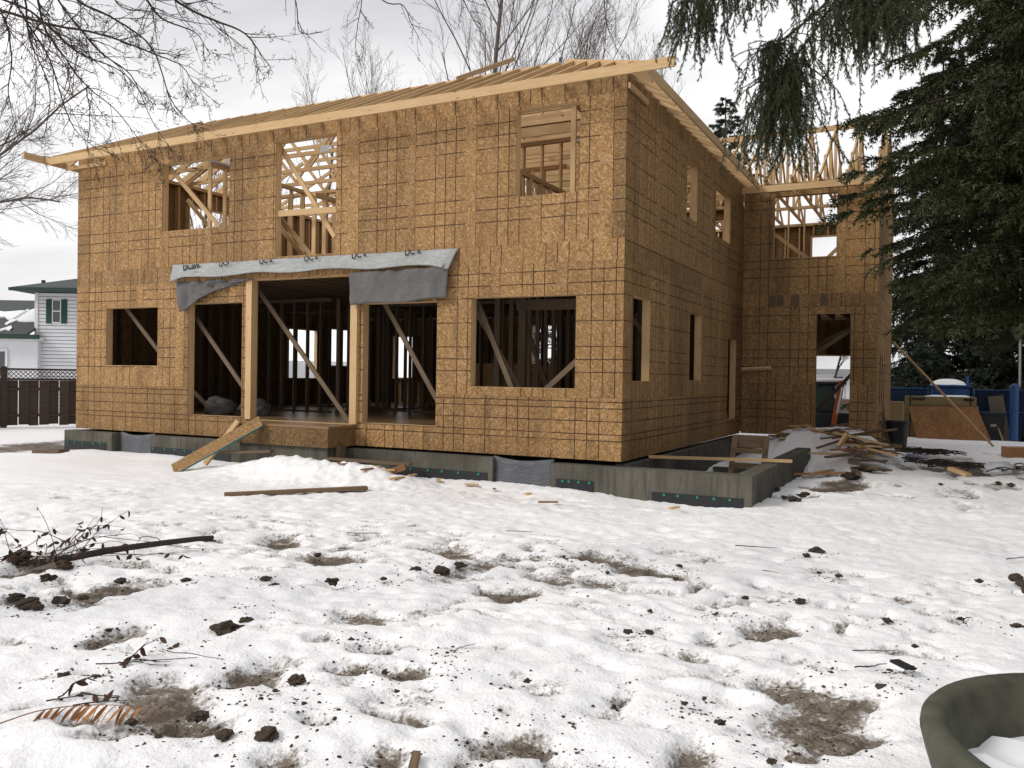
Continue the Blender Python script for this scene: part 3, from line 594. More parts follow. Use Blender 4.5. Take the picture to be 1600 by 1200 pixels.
for i in range(8): truss(1.92+1.1*i)
for i in range(14): beam('ceiling_joist', (-4.4, 1.965+0.61*i, 6.10), (-0.04, 1.965+0.61*i, 6.10), 0.038, 0.19, PINE, house)
for i in range(3): beam('ceiling_joist', (-4.4 if i else -12.8, 0.42+0.41*i, 6.10), (-0.04, 0.42+0.41*i, 6.10), 0.038, 0.19, PINE, house)
# wing roof: trusses spanning front to back
wroof = beam('roof', (-3.0, 11.5, 8.02), (WX+0.3, 11.5, 8.02), 0.038, 0.14, PINE, house)
beam('fascia', (0.06, WY-0.47, 5.80), (WX+0.1, WY-0.47, 5.80), 0.038, 0.15, PINE, wroof)
def wtruss(x):
    b = beam('roof_truss', (x, 8.1, 6.06), (x, 14.85, 6.06), 0.038, 0.09, PINE, house)
    beam('top_chord', (x, 8.08, 5.86), (x, 11.48, 7.98), 0.038, 0.09, PINE, b); beam('top_chord', (x, 14.9, 5.86), (x, 11.52, 7.98), 0.038, 0.09, PINE, b)
    for y0, h0, y1, h1 in ((9.4, 0, 9.4, .72), (9.4, .72, 10.4, 0), (10.4, 0, 10.4, 1.34), (10.4, 1.34, 11.5, 0), (11.5, 0, 11.5, 1.9), (11.5, 0, 12.6, 1.34), (12.6, 0, 12.6, 1.34), (12.6, 0, 13.6, .72), (13.6, 0, 13.6, .72)):
        beam('web', (x, y0, 6.10+h0*0.97), (x, y1, 6.10+h1*0.97), 0.038, 0.075, PINE, b, (1, 0, 0) if y0 == y1 else (0, 0, 1))
for i in range(9): wtruss(-1.9+0.61*i)
mesh('gable_panel', [(WX+0.02, 9.9, 6.14), (WX+0.02, 14.6, 6.14), (WX+0.02, 11.5, 7.95), (WX+0.035, 9.9, 6.14), (WX+0.035, 14.6, 6.14), (WX+0.035, 11.5, 7.95)], [(0, 2, 1), (3, 4, 5), (0, 1, 4, 3), (1, 2, 5, 4), (2, 0, 3, 5)], OSBP, wroof)
beam('blocking', (0.03, WY-0.05, 1.53), (0.75, WY-0.05, 1.58), 0.09, 0.045, PINE, house); beam('blocking', (0.03, WY-0.12, 1.575), (0.72, WY-0.06, 1.62), 0.09, 0.04, PINE, house)
for x0, x1, m_ in ((0.62, 0.80, PATCH), (0.82, 0.98, PATCH), (1.14, 1.34, PATCH), (1.80, 1.98, PATCH)): box('stained_patch', x0, x1, WY-0.008, WY-0.0045, 3.07, 3.34, m_, ww)  # thin plates added for the dark aged board on the wing band

# ------------------------------------------------------------------ plastic and fabric over the porch
def cloth(name, grid, mat, th=0.004, rows=6, cols=24, amp=0.02, seed=0):
    """grid: function (s,t)->point; a wrinkled sheet with thickness"""
    V = []; F = []
    for b in (0, 1):
        for j in range(rows+1):
            for i in range(cols+1):
                p = Vector(grid(i/cols, j/rows)); w = float(fbm(i*7.0/cols*1.7+seed, j*2.1/rows+seed, 9+seed, 3))-0.5
                V.append((p.x, p.y-amp*2*w-(0 if b else th), p.z))
    o = (rows+1)*(cols+1)
    for j in range(rows):
        for i in range(cols):
            a = j*(cols+1)+i; F.append((a, a+1, a+cols+2, a+cols+1)); F.append((o+a, o+a+cols+1, o+a+cols+2, o+a+1))
    for i in range(cols):
        F.append((i+1, i, o+i, o+i+1)); q = rows*(cols+1)+i; F.append((q, q+1, o+q+1, o+q))
    for j in range(rows):
        a = j*(cols+1); F.append((a, a+cols+1, o+a+cols+1, o+a)); q = a+cols; F.append((q+cols+1, q, o+q, o+q+cols+1))
    ob = mesh(name, V, F, mat, house, smooth=True)
    return ob
def wrap(s, t):
    x = -9.78+s*(6.76+0.06*(1-t)); zt = 3.485-0.03*s; zb = 3.185-0.03*s+0.035*math.sin(s*3.1)+(0.02*math.sin(s*23))-(0.06*max(0, 1-s/0.05))-0.05*max(0, (s-0.93)/0.07)
    return (x+0.07*t*(1 if s > 0.98 else 0)*-1, -0.035-0.10*t, zt+(zb-zt)*t)
wr = cloth('plastic_wrap', wrap, PLAST, rows=10, cols=120, amp=0.03, seed=3)
def tarp_l(s, t):
    x = -9.72+s*2.22; zt = 3.14-0.02*s; drop = 0.64*(1-s**1.3)*(0.82+0.18*math.sin(2.0+s*5)); zb = zt-max(0.05, drop)
    return (x+0.22*t*(1-s)-0.25*t*s, -0.03-0.07*t*(1-s), zt+(zb-zt)*t)
cloth('fabric_flap', tarp_l, TARP, rows=14, cols=40, amp=0.10, seed=5)
def tarp_r(s, t):
    x = -5.22+s*2.12; zt = 3.125+0.02*s; zb = 2.53+0.07*s+0.02*math.sin(s*9)
    return (x+0.10*t*(1-s)-0.02*t, -0.10-0.05*t, zt+(zb-zt)*t)
cloth('fabric_flap', tarp_r, TARP, rows=14, cols=40, amp=0.05, seed=8)
def lettering(s, x, z, size, rot, parent):
    cu = bpy.data.curves.new('lettering', 'FONT'); cu.body = s; cu.size = size; cu.extrude = 0.002; cu.offset = size*0.02
    t = bpy.data.objects.new('tmp', cu); COL.objects.link(t); dg = bpy.context.evaluated_depsgraph_get(); dg.update()
    me = bpy.data.meshes.new_from_object(t.evaluated_get(dg)); bpy.data.objects.remove(t)
    me.materials.clear(); me.materials.append(INK)
    Wl = Matrix.Translation((x, 0, z)) @ parent_plane @ Matrix.Rotation(rot, 4, 'Z')
    bm = bmesh.new(); bm.from_mesh(me); lp = Wl.inverted() @ Vector((x, -0.1, 3.462)); ln = (Wl.to_3x3().inverted() @ Vector((0, 0, 1))).normalized()
    bmesh.ops.bisect_plane(bm, geom=bm.verts[:]+bm.edges[:]+bm.faces[:], plane_co=lp, plane_no=ln, clear_outer=True); bm.to_mesh(me); bm.free()
    o = bpy.data.objects.new('lettering', me)
    return link(o, parent, Matrix.Translation((x, 0, z)) @ parent_plane @ Matrix.Rotation(rot, 4, 'Z'))
parent_plane = Matrix.Translation((0, -0.105, 0)) @ Matrix.Rotation(RAD(90), 4, 'X')
lettering('DCava', -9.42, 3.345, 0.17, RAD(7), wr)
for i, x in enumerate((-8.42, -7.36, -6.25, -5.15, -4.0)): lettering('DC a' if i else 'DCv', x, 3.385-0.003*i, 0.15, RAD(6), wr)

# ------------------------------------------------------------------ foundation and areaway
FT = -0.045
fd = box('foundation', -13.0, -11.43, -0.16, 0.14, -1.8, FT, CONC, house)
def fpart(x0, x1, y0=-0.16, y1=0.14, top=FT, name='foundation_wall'): return box(name, x0, x1, y0, y1, -1.8, top, CONC, fd)
fpart(-10.25, -5.0); fpart(-4.997, -2.17); fpart(-1.11, 2.02, top=FT-0.03)
fpart(1.76, 2.02, 0.143, 5.75, FT-0.03); fpart(-0.14, 0.10, 0.143, 8.5, FT-0.006); fpart(0.103, 1.757, 5.4, 5.6, -0.55)
fpart(-11.43+0.003, -11.28, 0.02, 0.14); fpart(-10.27, -10.253, 0.02, 0.14)
fpart(-13.0, -12.7, 0.143, HD, FT-0.01)
def well(x0, x1, y, seed):
    def g(s, t): return (x0+s*(x1-x0), y-0.02*math.sin(s*math.pi)-0.04*(1-t)*math.sin(s*math.pi), FT+0.03-0.05*math.sin(s*math.pi)*(1-t)-t*0.62)
    cloth('well_cover', g, WELLS, rows=8, cols=16, amp=0.02, seed=seed)
well(-11.29, -10.26, -0.03, 12); well(-2.18, -1.10, -0.08, 15)
def membrane(x0, x1, zt, dots):
    box('membrane', x0, x1, -0.172, -0.161, -1.0, zt, MEMB, fd)
    V = []; F = []
    for x in dots:
        b = len(V); x = x+rp_.uniform(-.05, .05)
        for yy in (-0.174, -0.186):
            for k in range(8): V.append((x+0.021*math.cos(k*math.pi/4), yy, zt-0.03+0.021*math.sin(k*math.pi/4)))
        F.append(tuple(b+8+k for k in range(8)))
        for k in range(8): F.append((b+k, b+(k+1) % 8, b+8+(k+1) % 8, b+8+k))
    stuff(mesh('fasteners', V, F, GREEN, fd))
membrane(-12.98, -11.62, -0.27, (-12.9, -12.62, -12.32, -12.02, -11.72)); membrane(-10.22, -8.0, -0.28, [-10.15+0.3*i for i in range(7)])
membrane(-4.2, -2.26, -0.30, [-4.1+0.33*i for i in range(6)]); membrane(-1.02, -0.38, -0.31, (-0.95, -0.83, -0.66, -0.48)); membrane(0.55, 1.9, -0.40, (0.72, 0.98, 1.24, 1.5, 1.76))
# ------------------------------------------------------------------ boards, ramp, ladder and scrap around the house
def single(o, label, cat, group=None): return tag(o, label, cat, group)
rampz = G(-7.75, -1.7)
rb_ = thing('ramp_board', 'wide teal-edged plank propped as a ramp up to the porch landing', 'plank', (-7.75, -1.75, rampz))
ru = (0.25, -0.75, 0.6); beam('board', (-7.75, -1.75, rampz+0.03), (-6.55, -0.86, 0.42), 0.24, 0.035, osb('osb_ramp', False, False, 0.85), rb_, ru)
rx_ = Vector((1.2, 0.89, 0.39-rampz)).normalized(); ro = Vector(ru).cross(rx_).normalized()*-0.123
beam('painted_edge', Vector((-7.75, -1.75, rampz+0.03))+ro, Vector((-6.55, -0.86, 0.42))+ro, 0.006, 0.036, plain('teal_paint', (0.03, 0.16, 0.15), 0.6), rb_, ru)
single(beam('ramp_rail', (-7.62, -1.15, G(-7.62, -1.15)+0.06), (-7.12, -0.84, 0.40), 0.10, 0.05, PINE, None, (0.25, -0.75, 0.6)), 'narrow pale board leaning on the landing beside the wide ramp plank', 'board')
single(beam('plank', (-4.79, -3.43, -0.47), (-3.40, -1.90, -0.44), 0.14, 0.05, OLDW, None), 'long brown board lying flat on the snow in front of the porch', 'board')
single(beam('plank', (-7.2, -1.15, -0.16), (-6.2, -0.95, -0.10), 0.14, 0.04, PINED, None), 'short board half buried in the snow mound below the landing', 'board')
single(beam('plank', (-5.1, -0.75, -0.18), (-3.6, -0.42, -0.22), 0.14, 0.04, PINED, None), 'board lying on the snow mound along the foundation, right of the landing', 'board')
single(beam('wood_block', (-5.05, -0.5, -0.22), (-5.05, -0.47, 0.02), 0.14, 0.09, PINED, None, (1, 0, 0)), 'upright offcut of timber standing against the foundation by the landing', 'offcut')
single(beam('wood_block', (-3.75, -0.95, -0.33), (-3.45, -0.8, -0.22), 0.16, 0.09, REDW, None), 'orange-brown timber offcut stuck in the snow beside the grey foundation', 'offcut')
single(beam('wood_block', (-13.05, -0.75, -0.50), (-12.35, -0.62, -0.46), 0.30, 0.10, PINED, None), 'snow-dusted offcut lying before the far left end of the foundation', 'offcut')
rs = random.Random(12)
for i in range(16):
    x = rs.uniform(-4.5, 1.2); y = rs.uniform(-1.6, -0.35); a = rs.uniform(0, 3.1); l = rs.uniform(0.05, 0.16); z = G(x, y)+0.03
    single(beam('wood_chip', (x-l*math.cos(a), y-l*math.sin(a), z), (x+l*math.cos(a), y+l*math.sin(a), z+rs.uniform(-.01, .02)), rs.uniform(.04, .09), 0.02, PINE if i % 3 else REDW, None), 'small wood chip lying on the snow along the front foundation', 'wood chip', 'wood chips along the front foundation')
# areaway: plank across and a short wooden ladder
single(beam('plank', (0.02, 1.30, -0.018), (2.2, 2.16, -0.035), 0.09, 0.045, PINE, None), 'pale two-by-four laid across the concrete areaway pit', 'plank')
lad = thing('ladder', 'rough wooden site ladder standing in the concrete areaway pit', 'ladder', (1.35, 2.3, -1.7))
def ladp(u, v): return Vector((1.15+0.54*u, 2.0+0.75*v, -1.05+1.36*v))      # u across, v up
beam('rail', ladp(0, -0.45), ladp(0, 1), 0.045, 0.09, OLDW, lad, (1, 0, 0)); beam('rail', ladp(1, -0.45), ladp(1, 1), 0.045, 0.09, OLDW, lad, (1, 0, 0))
for v in (0.15, 0.42, 0.64, 0.82): beam('rung', ladp(-0.03, v)+Vector((0, -0.05, 0)), ladp(1.03, v)+Vector((0, -0.05, 0)), 0.035, 0.085, OLDW, lad)
beam('back_board', ladp(-0.02, 0.93)+Vector((0, 0.06, 0)), ladp(1.02, 0.93)+Vector((0, 0.06, 0)), 0.03, 0.22, OLDW, lad)
# debris heap by the wing doorway
for i in range(46):
    if i < 30: x = rs.gauss(2.85, 0.30); y = rs.gauss(5.5, 0.8); m = (OLDW, PINED, PINE, OLDW, REDW)[i % 5]; l = rs.uniform(0.2, 0.75)
    else: x = rs.uniform(0.7, 2.8); y = rs.uniform(6.6, 8.0); m = (PINE, PINED, REDW)[i % 3]; l = rs.uniform(0.08, 0.3)
    a = rs.uniform(-0.6, 0.9) if i % 4 else rs.uniform(1.2, 2.2); z = G(x, y)+0.05+(max(0, 0.34-0.35*abs(x-2.85)-0.2*abs(y-5.5))*rs.uniform(0.2, 1) if i < 30 else 0.0); dz = rs.uniform(-0.10, 0.14) if i < 30 else rs.uniform(-0.02, 0.03)
    single(beam('scrap_board', (x-l*math.cos(a), y-l*math.sin(a), z-dz), (x+l*math.cos(a), y+l*math.sin(a), z+dz), rs.choice((0.09, 0.12, 0.05)), 0.035, m, None),
           'weathered scrap board in the heap beside the wing doorway' if i < 30 else 'short timber offcut strewn on the snow mound below the wing doorway', 'scrap wood', 'scrap boards in the heap' if i < 30 else 'offcuts on the snow mound')
single(beam('plank', (1.3, 8.1, 0.10), (2.75, 7.9, 0.12), 0.14, 0.05, PINE, None), 'pale board lying as a threshold before the wing doorway', 'board')
single(beam('wood_block', (2.62, 5.05, 0.02), (2.75, 5.2, 0.26), 0.16, 0.05, PINE, None, (1, 0, 0)), 'bright square offcut standing on top of the scrap heap', 'offcut')
single(beam('wood_block', (4.55, 5.2, -0.28), (4.85, 4.9, -0.36), 0.13, 0.06, PINE, None), 'pale timber offcut lying alone in the yard right of the scrap heap', 'offcut')
# the raking shore on the wing corner
single(beam('shore', (WX+0.06, 13.9, 2.45), (5.62, 13.3, G(5.6, 13.3)+0.02), 0.09, 0.045, PINE, None), 'long pale two-by-four shore propped diagonally against the wing corner', 'shore')
# black bin, lumber stack, leaning sheet
def lathe(name, prof, mat, parent=None, loc=(0, 0, 0), k=28, sx=1.0, closed=False):
    V = []; F = []
    for r, z in prof:
        for i in range(k): V.append((loc[0]+sx*r*math.cos(2*math.pi*i/k), loc[1]+r*math.sin(2*math.pi*i/k), loc[2]+z))
    n = len(prof)
    for j in range(n-1):
        for i in range(k): F.append((j*k+i, j*k+(i+1) % k, (j+1)*k+(i+1) % k, (j+1)*k+i))
    if not closed: F.append(tuple(range(k-1, -1, -1))); F.append(tuple((n-1)*k+i for i in range(k)))
    return mesh(name, V, F, mat, parent, smooth=True)
RUBBER = plain('black_rubber', (0.010, 0.011, 0.014), 0.55, 0.4, 0.2, 8)
bn = thing('barrel', 'black plastic barrel standing by the wing corner', 'barrel', (3.36, 11.2, G(3.36, 11.2)))
gb = G(3.36, 11.2)
lathe('drum', [(0.23, 0.0), (0.25, 0.05), (0.29, 0.62), (0.275, 0.64), (0.26, 0.60)], RUBBER, bn, (3.36, 11.2, gb)); lathe('rim', [(0.285, 0.63), (0.31, 0.64), (0.31, 0.69), (0.285, 0.70)], RUBBER, bn, (3.36, 11.2, gb))
for i, (x, y) in enumerate(((3.14, 9.9), (3.22, 9.5), (3.16, 9.2))):
    single(beam('scrap_board', (x+0.12, y-0.1, G(x, y)+0.02), (WX+0.05, y+0.25, 0.75-0.2*i), 0.12, 0.03, PINED, None, (1, 0, 0)), 'grey board leaning on the side wall of the wing', 'board', 'boards leaning on the wing side')
WRAPL = wood('green_tinted_lumber', (0.22, 0.17, 0.075), (0.34, 0.27, 0.13), False)
st = thing('lumber_stack', 'stack of new framing lumber bound with black straps behind the leaning sheet', 'lumber stack', (4.3, 16.7, -0.5))
for k in range(5):
    for j in range(3): beam('timber', (3.36-0.05*(k < 4), 16.42+0.30*j, -0.40+0.285*k), (5.30+0.06*(k < 4), 16.42+0.30*j, -0.40+0.285*k), 0.29, 0.275, WRAPL, st)
for x in (3.50, 5.13): box('strap', x, x+0.03, 16.262, 16.272, -0.5, 0.93, BLACK, st)
def scribble(x0, w, z, seed):
    r = random.Random(seed); pts = [(x0+w*i/24, 16.262, z+0.05*math.sin(i*1.7+seed)*r.uniform(.3, 1.2)) for i in range(25)]
    V, F = tubes([(np.array(pts), np.full(25, 0.012))], 4); npmesh('ink_mark', V, F, INK, st)
scribble(3.56, 0.36, 0.80, 1); scribble(4.95, 0.27, 0.80, 4)
single(mesh('snow_cover', [(3.9, 16.28, 0.882), (5.2, 16.28, 0.882), (5.2, 17.1, 0.882), (3.9, 17.1, 0.882), (4.1, 16.34, 0.92), (5.0, 16.34, 0.93), (5.0, 17.0, 0.93), (4.1, 17.0, 0.92)], BOXF, SNOWM), 'thin layer of snow lying on top of the lumber stack', 'snow')
single(mesh('strand_board_sheet', [(3.75, 15.6, -0.45), (5.70, 15.6, -0.42), (5.70, 15.612, -0.41), (3.75, 15.612, -0.44), (3.47, 16.2, 0.57), (5.30, 16.2, 0.60), (5.30, 16.212, 0.605), (3.47, 16.212, 0.575)], BOXF, osb('osb_reddish', False, False, 0.72, k=(0.80, 0.56, 0.42))), 'reddish strand board sheet leaning against the lumber stack', 'board sheet')
single(box('carton', 2.92, 3.36, 14.9, 15.6, -0.45, 0.72, plain('kraft_paper', (0.30, 0.21, 0.11), 0.8), None), 'upright tan carton between the wing wall and the lumber stack', 'carton')
# portable toilet
BLUE = plain('blue_plastic', (0.016, 0.07, 0.22), 0.4, 0.5, 0.12, 3); BLUED = plain('dark_blue_plastic', (0.012, 0.05, 0.17), 0.5, 0.4)
pz = -0.92
pt = thing('portable_toilet', 'blue portable toilet with snow on its roof behind the lumber stack', 'portable toilet', (4.6, 18.9, pz))
box('cabin', 4.06, 5.17, 18.35, 19.45, pz+0.02, pz+2.08, BLUE, pt, 0.03)
for z in (1.70, 1.80, 1.90, 2.0): box('vent_slat', 4.12, 4.72, 18.335, 18.349, pz+z-0.02, pz+z+0.02, BLUED, pt)
box('door', 4.25, 4.98, 18.33, 18.349, pz+0.1, pz+1.62, BLUED, pt)
box('roof', 4.0, 5.23, 18.29, 19.5, pz+2.083, pz+2.16, BLUE, pt, 0.03)
box('vent_pipe', 5.06, 5.15, 18.6, 18.69, pz+2.163, pz+2.45, BLUE, pt)
V = []; F = []
for j in range(9):
    for i in range(13):
        s, t = i/12*2-1, j/8*2-1; e = max(0, 1-abs(s)**2.5)*max(0, 1-abs(t)**2.5)
        V.append((4.56+0.52*s, 18.9+0.55*t, pz+2.165+0.19*e**0.6+0.02*(float(vnoise(i*.7, j*.7, 3))-.5)))
for j in range(8):
    for i in range(12): a = j*13+i; F.append((a, a+1, a+14, a+13))
single(mesh('snow_cover', V, F, SNOWM, smooth=True), 'rounded cap of snow on the blue portable toilet roof', 'snow')
# blue construction fence
def net():
    m = M('blue_mesh', 0.6, 0.2); m.col(m.mix(m.noise(m.coords(), 3, 4), (0.005, 0.013, 0.030), (0.010, 0.028, 0.065))); m.b.inputs['Alpha'].default_value = 0.86; return m.m
NETM = net()
def fence_panel(a, b, y, label):
    g0 = -0.85 if y > 18 else -0.45
    o = thing('construction_fence', label, 'fence', ((a+b)/2, y, g0))
    box('mesh_screen', a, b, y, y+0.01, g0+0.1, 1.08, NETM, o)
    for x in (a, b): box('fence_post', x-0.02, x+0.02, y-0.02, y+0.02, g0, 1.14, BLUE, o)
    for z in (1.10, 0.42): box('rail', a+0.02, b-0.02, y-0.033, y-0.012, z-0.015, z+0.015, BLUE, o)
fence_panel(2.2, 3.95, 19.7, 'blue mesh fence panel left of the portable toilet'); fence_panel(5.28, 7.3, 17.9, 'blue mesh fence panel behind the wheelie bin'); fence_panel(7.4, 10.6, 17.9, 'blue mesh fence panel at the far right edge of the yard')
bp = thing('blue_post', 'thick blue plastic-wrapped post standing at the right edge', 'post', (6.27, 16.4, -0.4))
lathe('sleeve', [(0.115, 0.0), (0.12, 0.1), (0.12, 1.62), (0.135, 1.66), (0.02, 1.74)], BLUE, bp, (6.27, 16.4, -0.42), k=14); lathe('strap', [(0.121, 0.9), (0.128, 0.9), (0.128, 0.95), (0.121, 0.95)], BLUED, bp, (6.27, 16.4, -0.42), k=14, closed=True)
DGREY = plain('dark_grey_plastic', (0.022, 0.026, 0.030), 0.5, 0.4)
wb = thing('wheelie_bin', 'dark grey wheelie bin in front of the blue mesh fence', 'bin', (5.75, 17.2, -0.65))
mesh('body', [(5.55, 17.0, -0.6), (6.02, 17.0, -0.6), (6.02, 17.5, -0.6), (5.55, 17.5, -0.6), (5.48, 16.9, 0.36), (6.08, 16.9, 0.36), (6.08, 17.6, 0.36), (5.48, 17.6, 0.36)], BOXF, DGREY, wb); box('lid', 5.45, 6.11, 16.86, 17.64, 0.363, 0.42, DGREY, wb, 0.015); box('badge', 5.70, 5.86, 16.915, 16.935, 0.0, 0.08, STEEL, wb)
for x in (5.56, 5.98):
    V, F = tubes([(np.array([(x-0.03, 17.5, -0.55), (x+0.03, 17.5, -0.55)]), np.array([0.1, 0.1]))], 12); npmesh('wheel', V, F, RUBBER, wb)
single(beam('plywood_sheet', (6.10, 17.75, -0.62), (5.86, 17.85, 0.92), 0.02, 0.42, plain('grey_plywood', (0.13, 0.105, 0.085), 0.8), None, (1, 0, 0.15)), 'grey plywood sheet propped against the blue mesh fence', 'plywood')
single(beam('stake', (6.06, 16.9, -0.5), (5.80, 17.0, 0.3), 0.04, 0.04, PINE, None), 'pale stake leaning on the wheelie bin', 'stake')
single(box('timber_block', 5.7, 6.4, 10.1, 10.6, G(6, 10.3)-0.02, G(6, 10.3)+0.22, REDW, None, 0.01, rz=0.3), 'reddish brown timber block at the right edge of the snowy yard', 'timber')
BAGM = sheet('white_bag', (0.62, 0.64, 0.68), 0.0, 0.4)
def lump(name, x, y, z, r, mat, seed, sz=0.6, sub=3, amp=0.45, rough=False):
    bm = bmesh.new(); bmesh.ops.create_icosphere(bm, subdivisions=sub, radius=1)
    for v in bm.verts:
        d = 1+amp*(float(fbm(v.co.x*1.6+seed*3.1, v.co.y*1.6+v.co.z*2.3+seed, seed, 3))-0.5)*2
        if rough: d *= 0.8+0.55*float(fbm(v.co.x*5+seed, v.co.y*5+v.co.z*6.1, seed+3, 3)); sz_ = sz
        v.co = Vector((v.co.x*d*r, v.co.y*d*r, v.co.z*d*r*sz))
    me = bpy.data.meshes.new(name); bm.to_mesh(me); bm.free(); me.materials.append(mat)
    if not rough: me.shade_smooth()
    return link(bpy.data.objects.new(name, me), None, Matrix.Translation((x, y, z)) @ Matrix.Rotation(seed*1.3, 4, 'Z'))
single(lump('rubbish_bag', 5.35, 5.7, G(5.35, 5.7)+0.07, 0.24, BAGM, 3, 0.55, 3, 0.7), 'crumpled white and black rubbish bag on the snow at right', 'bag')
single(lump('rubbish_bag', 3.85, 7.6, G(3.85, 7.6)+0.05, 0.15, plain('blue_grey_bag', (0.17, 0.19, 0.30), 0.5), 6, 0.5), 'small blue-grey bag by the brushwood in the yard', 'bag')

# excavator seen through the doorway
ORANGE = plain('orange_paint', (0.40, 0.085, 0.03), 0.45, 0.4, 0.15, 5); GLASSD = plain('dark_green_glass', (0.03, 0.05, 0.045), 0.1, 0.6, 0.2, 2)
ex = thing('mini_excavator', 'orange mini excavator with a snowy cab roof, seen through the wing doorway', 'excavator', (0.9, 18.3, -0.9))
for x in (0.0, 1.25):
    bm = bmesh.new(); prof = [(17.3, -0.75), (17.45, -0.95), (19.2, -0.95), (19.4, -0.75), (19.2, -0.5), (17.45, -0.5)]
    a = [bm.verts.new((x, p[0], p[1])) for p in prof]; b = [bm.verts.new((x+0.38, p[0], p[1])) for p in prof]
    bm.faces.new(a); bm.faces.new(b[::-1])
    for i in range(6): bm.faces.new((a[i], b[i], b[(i+1) % 6], a[(i+1) % 6]))
    bmesh.ops.recalc_face_normals(bm, faces=bm.faces[:]); me = bpy.data.meshes.new('track'); bm.to_mesh(me); bm.free(); me.materials.append(RUBBER); link(bpy.data.objects.new('track', me), ex)
box('body', 0.02, 1.62, 17.7, 19.5, -0.48, 0.25, RUBBER, ex, 0.08); cb = box('cab', 0.1, 1.15, 17.9, 18.9, 0.253, 1.18, GLASSD, ex, 0.05); box('cab_frame', 0.06, 0.13, 17.88, 17.96, 0.25, 1.2, BLACK, cb); box('cab_roof', 0.02, 1.42, 17.8, 19.0, 1.183, 1.27, BLACK, cb, 0.02)
single(box('snow_cover', 0.05, 1.39, 17.84, 18.96, 1.273, 1.40, SNOWM, None, 0.05), 'snow lying on the roof of the excavator cab', 'snow')
beam('boom', (1.42, 17.3, 1.30), (1.22, 17.0, -0.25), 0.13, 0.15, ORANGE, ex, (1, 0, 0)); beam('boom', (1.2, 18.2, 0.4), (1.45, 17.33, 1.28), 0.13, 0.15, ORANGE, ex); beam('hydraulic_ram', (1.48, 17.15, 1.1), (1.36, 16.9, 0.25), 0.06, 0.06, STEEL, ex); box('bucket', 0.85, 1.75, 16.55, 17.1, -0.78, -0.2, RUBBER, ex, 0.05)

# ------------------------------------------------------------------ neighbouring houses
SIDING = plain('white_siding', (0.66, 0.67, 0.70), 0.6, 0.3, 0.05, 3); SHING = plain('grey_shingle', (0.085, 0.095, 0.095), 0.9, 0.2, 0.25, 14); TRIMG = plain('dark_green_trim', (0.018, 0.045, 0.034), 0.6); WHITE = plain('white_trim', (0.72, 0.73, 0.74), 0.5); PANE = plain('window_glass', (0.05, 0.06, 0.065), 0.08, 0.6, 0.3, 2)
SHUT = plain('green_shutter', (0.012, 0.06, 0.042), 0.6)
NB = Matrix.Translation((-29.0, 9.85, 0)) @ Matrix.Rotation(RAD(27.0), 4, 'Z')
def nbox(name, x0, x1, y0, y1, z0, z1, mat, parent):
    return mesh(name, boxv(x0, x1, y0, y1, z0, z1), BOXF, mat, parent, NB)
nh = thing('neighbour_house', 'white sided neighbour house with dark roof and green shutters beyond the fence', 'house', (-28, 12, -0.7))
wl = nbox('wall', -0.05, 7.5, 0, 8, -0.7, 4.45, plain('grey_backing', (0.22, 0.22, 0.24), 0.8), nh)
for i in range(34):
    z = -0.65+i*0.15; nbox('siding_board', -0.06, 7.5, -0.03, -0.003, z+0.022, z+0.146, SIDING, wl)
V = [(-0.72, -0.7, 4.48), (8.2, -0.7, 4.48), (8.2, 8.7, 4.48), (-0.72, 8.7, 4.48), (3.4, 4.0, 6.05), (4.0, 4.0, 6.05), (-0.72, -0.7, 4.62), (8.2, -0.7, 4.62), (8.2, 8.7, 4.62), (-0.72, 8.7, 4.62)]
rf = mesh('roof', V, [(0, 3, 2, 1), (0, 1, 7, 6), (1, 2, 8, 7), (2, 3, 9, 8), (3, 0, 6, 9), (6, 7, 5, 4), (7, 8, 5), (8, 9, 4, 5), (9, 6, 4)], SHING, nh, NB)
nbox('gutter', -0.76, 8.24, -0.82, -0.705, 4.47, 4.60, TRIMG, rf)
wn = nbox('window', 0.60, 0.97, -0.06, -0.031, 3.22, 4.20, WHITE, nh); nbox('pane', 0.64, 0.93, -0.068, -0.062, 3.26, 3.68, PANE, wn); nbox('pane', 0.64, 0.93, -0.068, -0.062, 3.73, 4.15, PANE, wn)
nbox('shutter', 0.36, 0.58, -0.07, -0.032, 3.2, 4.2, SHUT, nh); nbox('shutter', 0.99, 1.21, -0.07, -0.032, 3.2, 4.2, SHUT, nh); nbox('corner_trim', -0.12, 0.02, -0.06, -0.035, 2.4, 4.45, WHITE, nh)
gw = nbox('wing_wall', -7.5, 0.16, -0.3, 3.2, -0.7, 2.45, SIDING, nh); nbox('soffit', -7.5, 0.3, -0.62, -0.08, 2.453, 2.60, WHITE, gw); nbox('gutter', -7.5, 0.42, -0.76, -0.625, 2.52, 2.70, TRIMG, gw)
mesh('roof', [(-7.5, -0.72, 2.62), (-0.06, -0.72, 2.62), (-0.06, 3.0, 4.28), (-7.5, 3.0, 4.28), (-7.5, -0.72, 2.72), (-0.06, -0.72, 2.72), (-0.06, 3.0, 4.38), (-7.5, 3.0, 4.38)], BOXF, SHING, nh, NB)
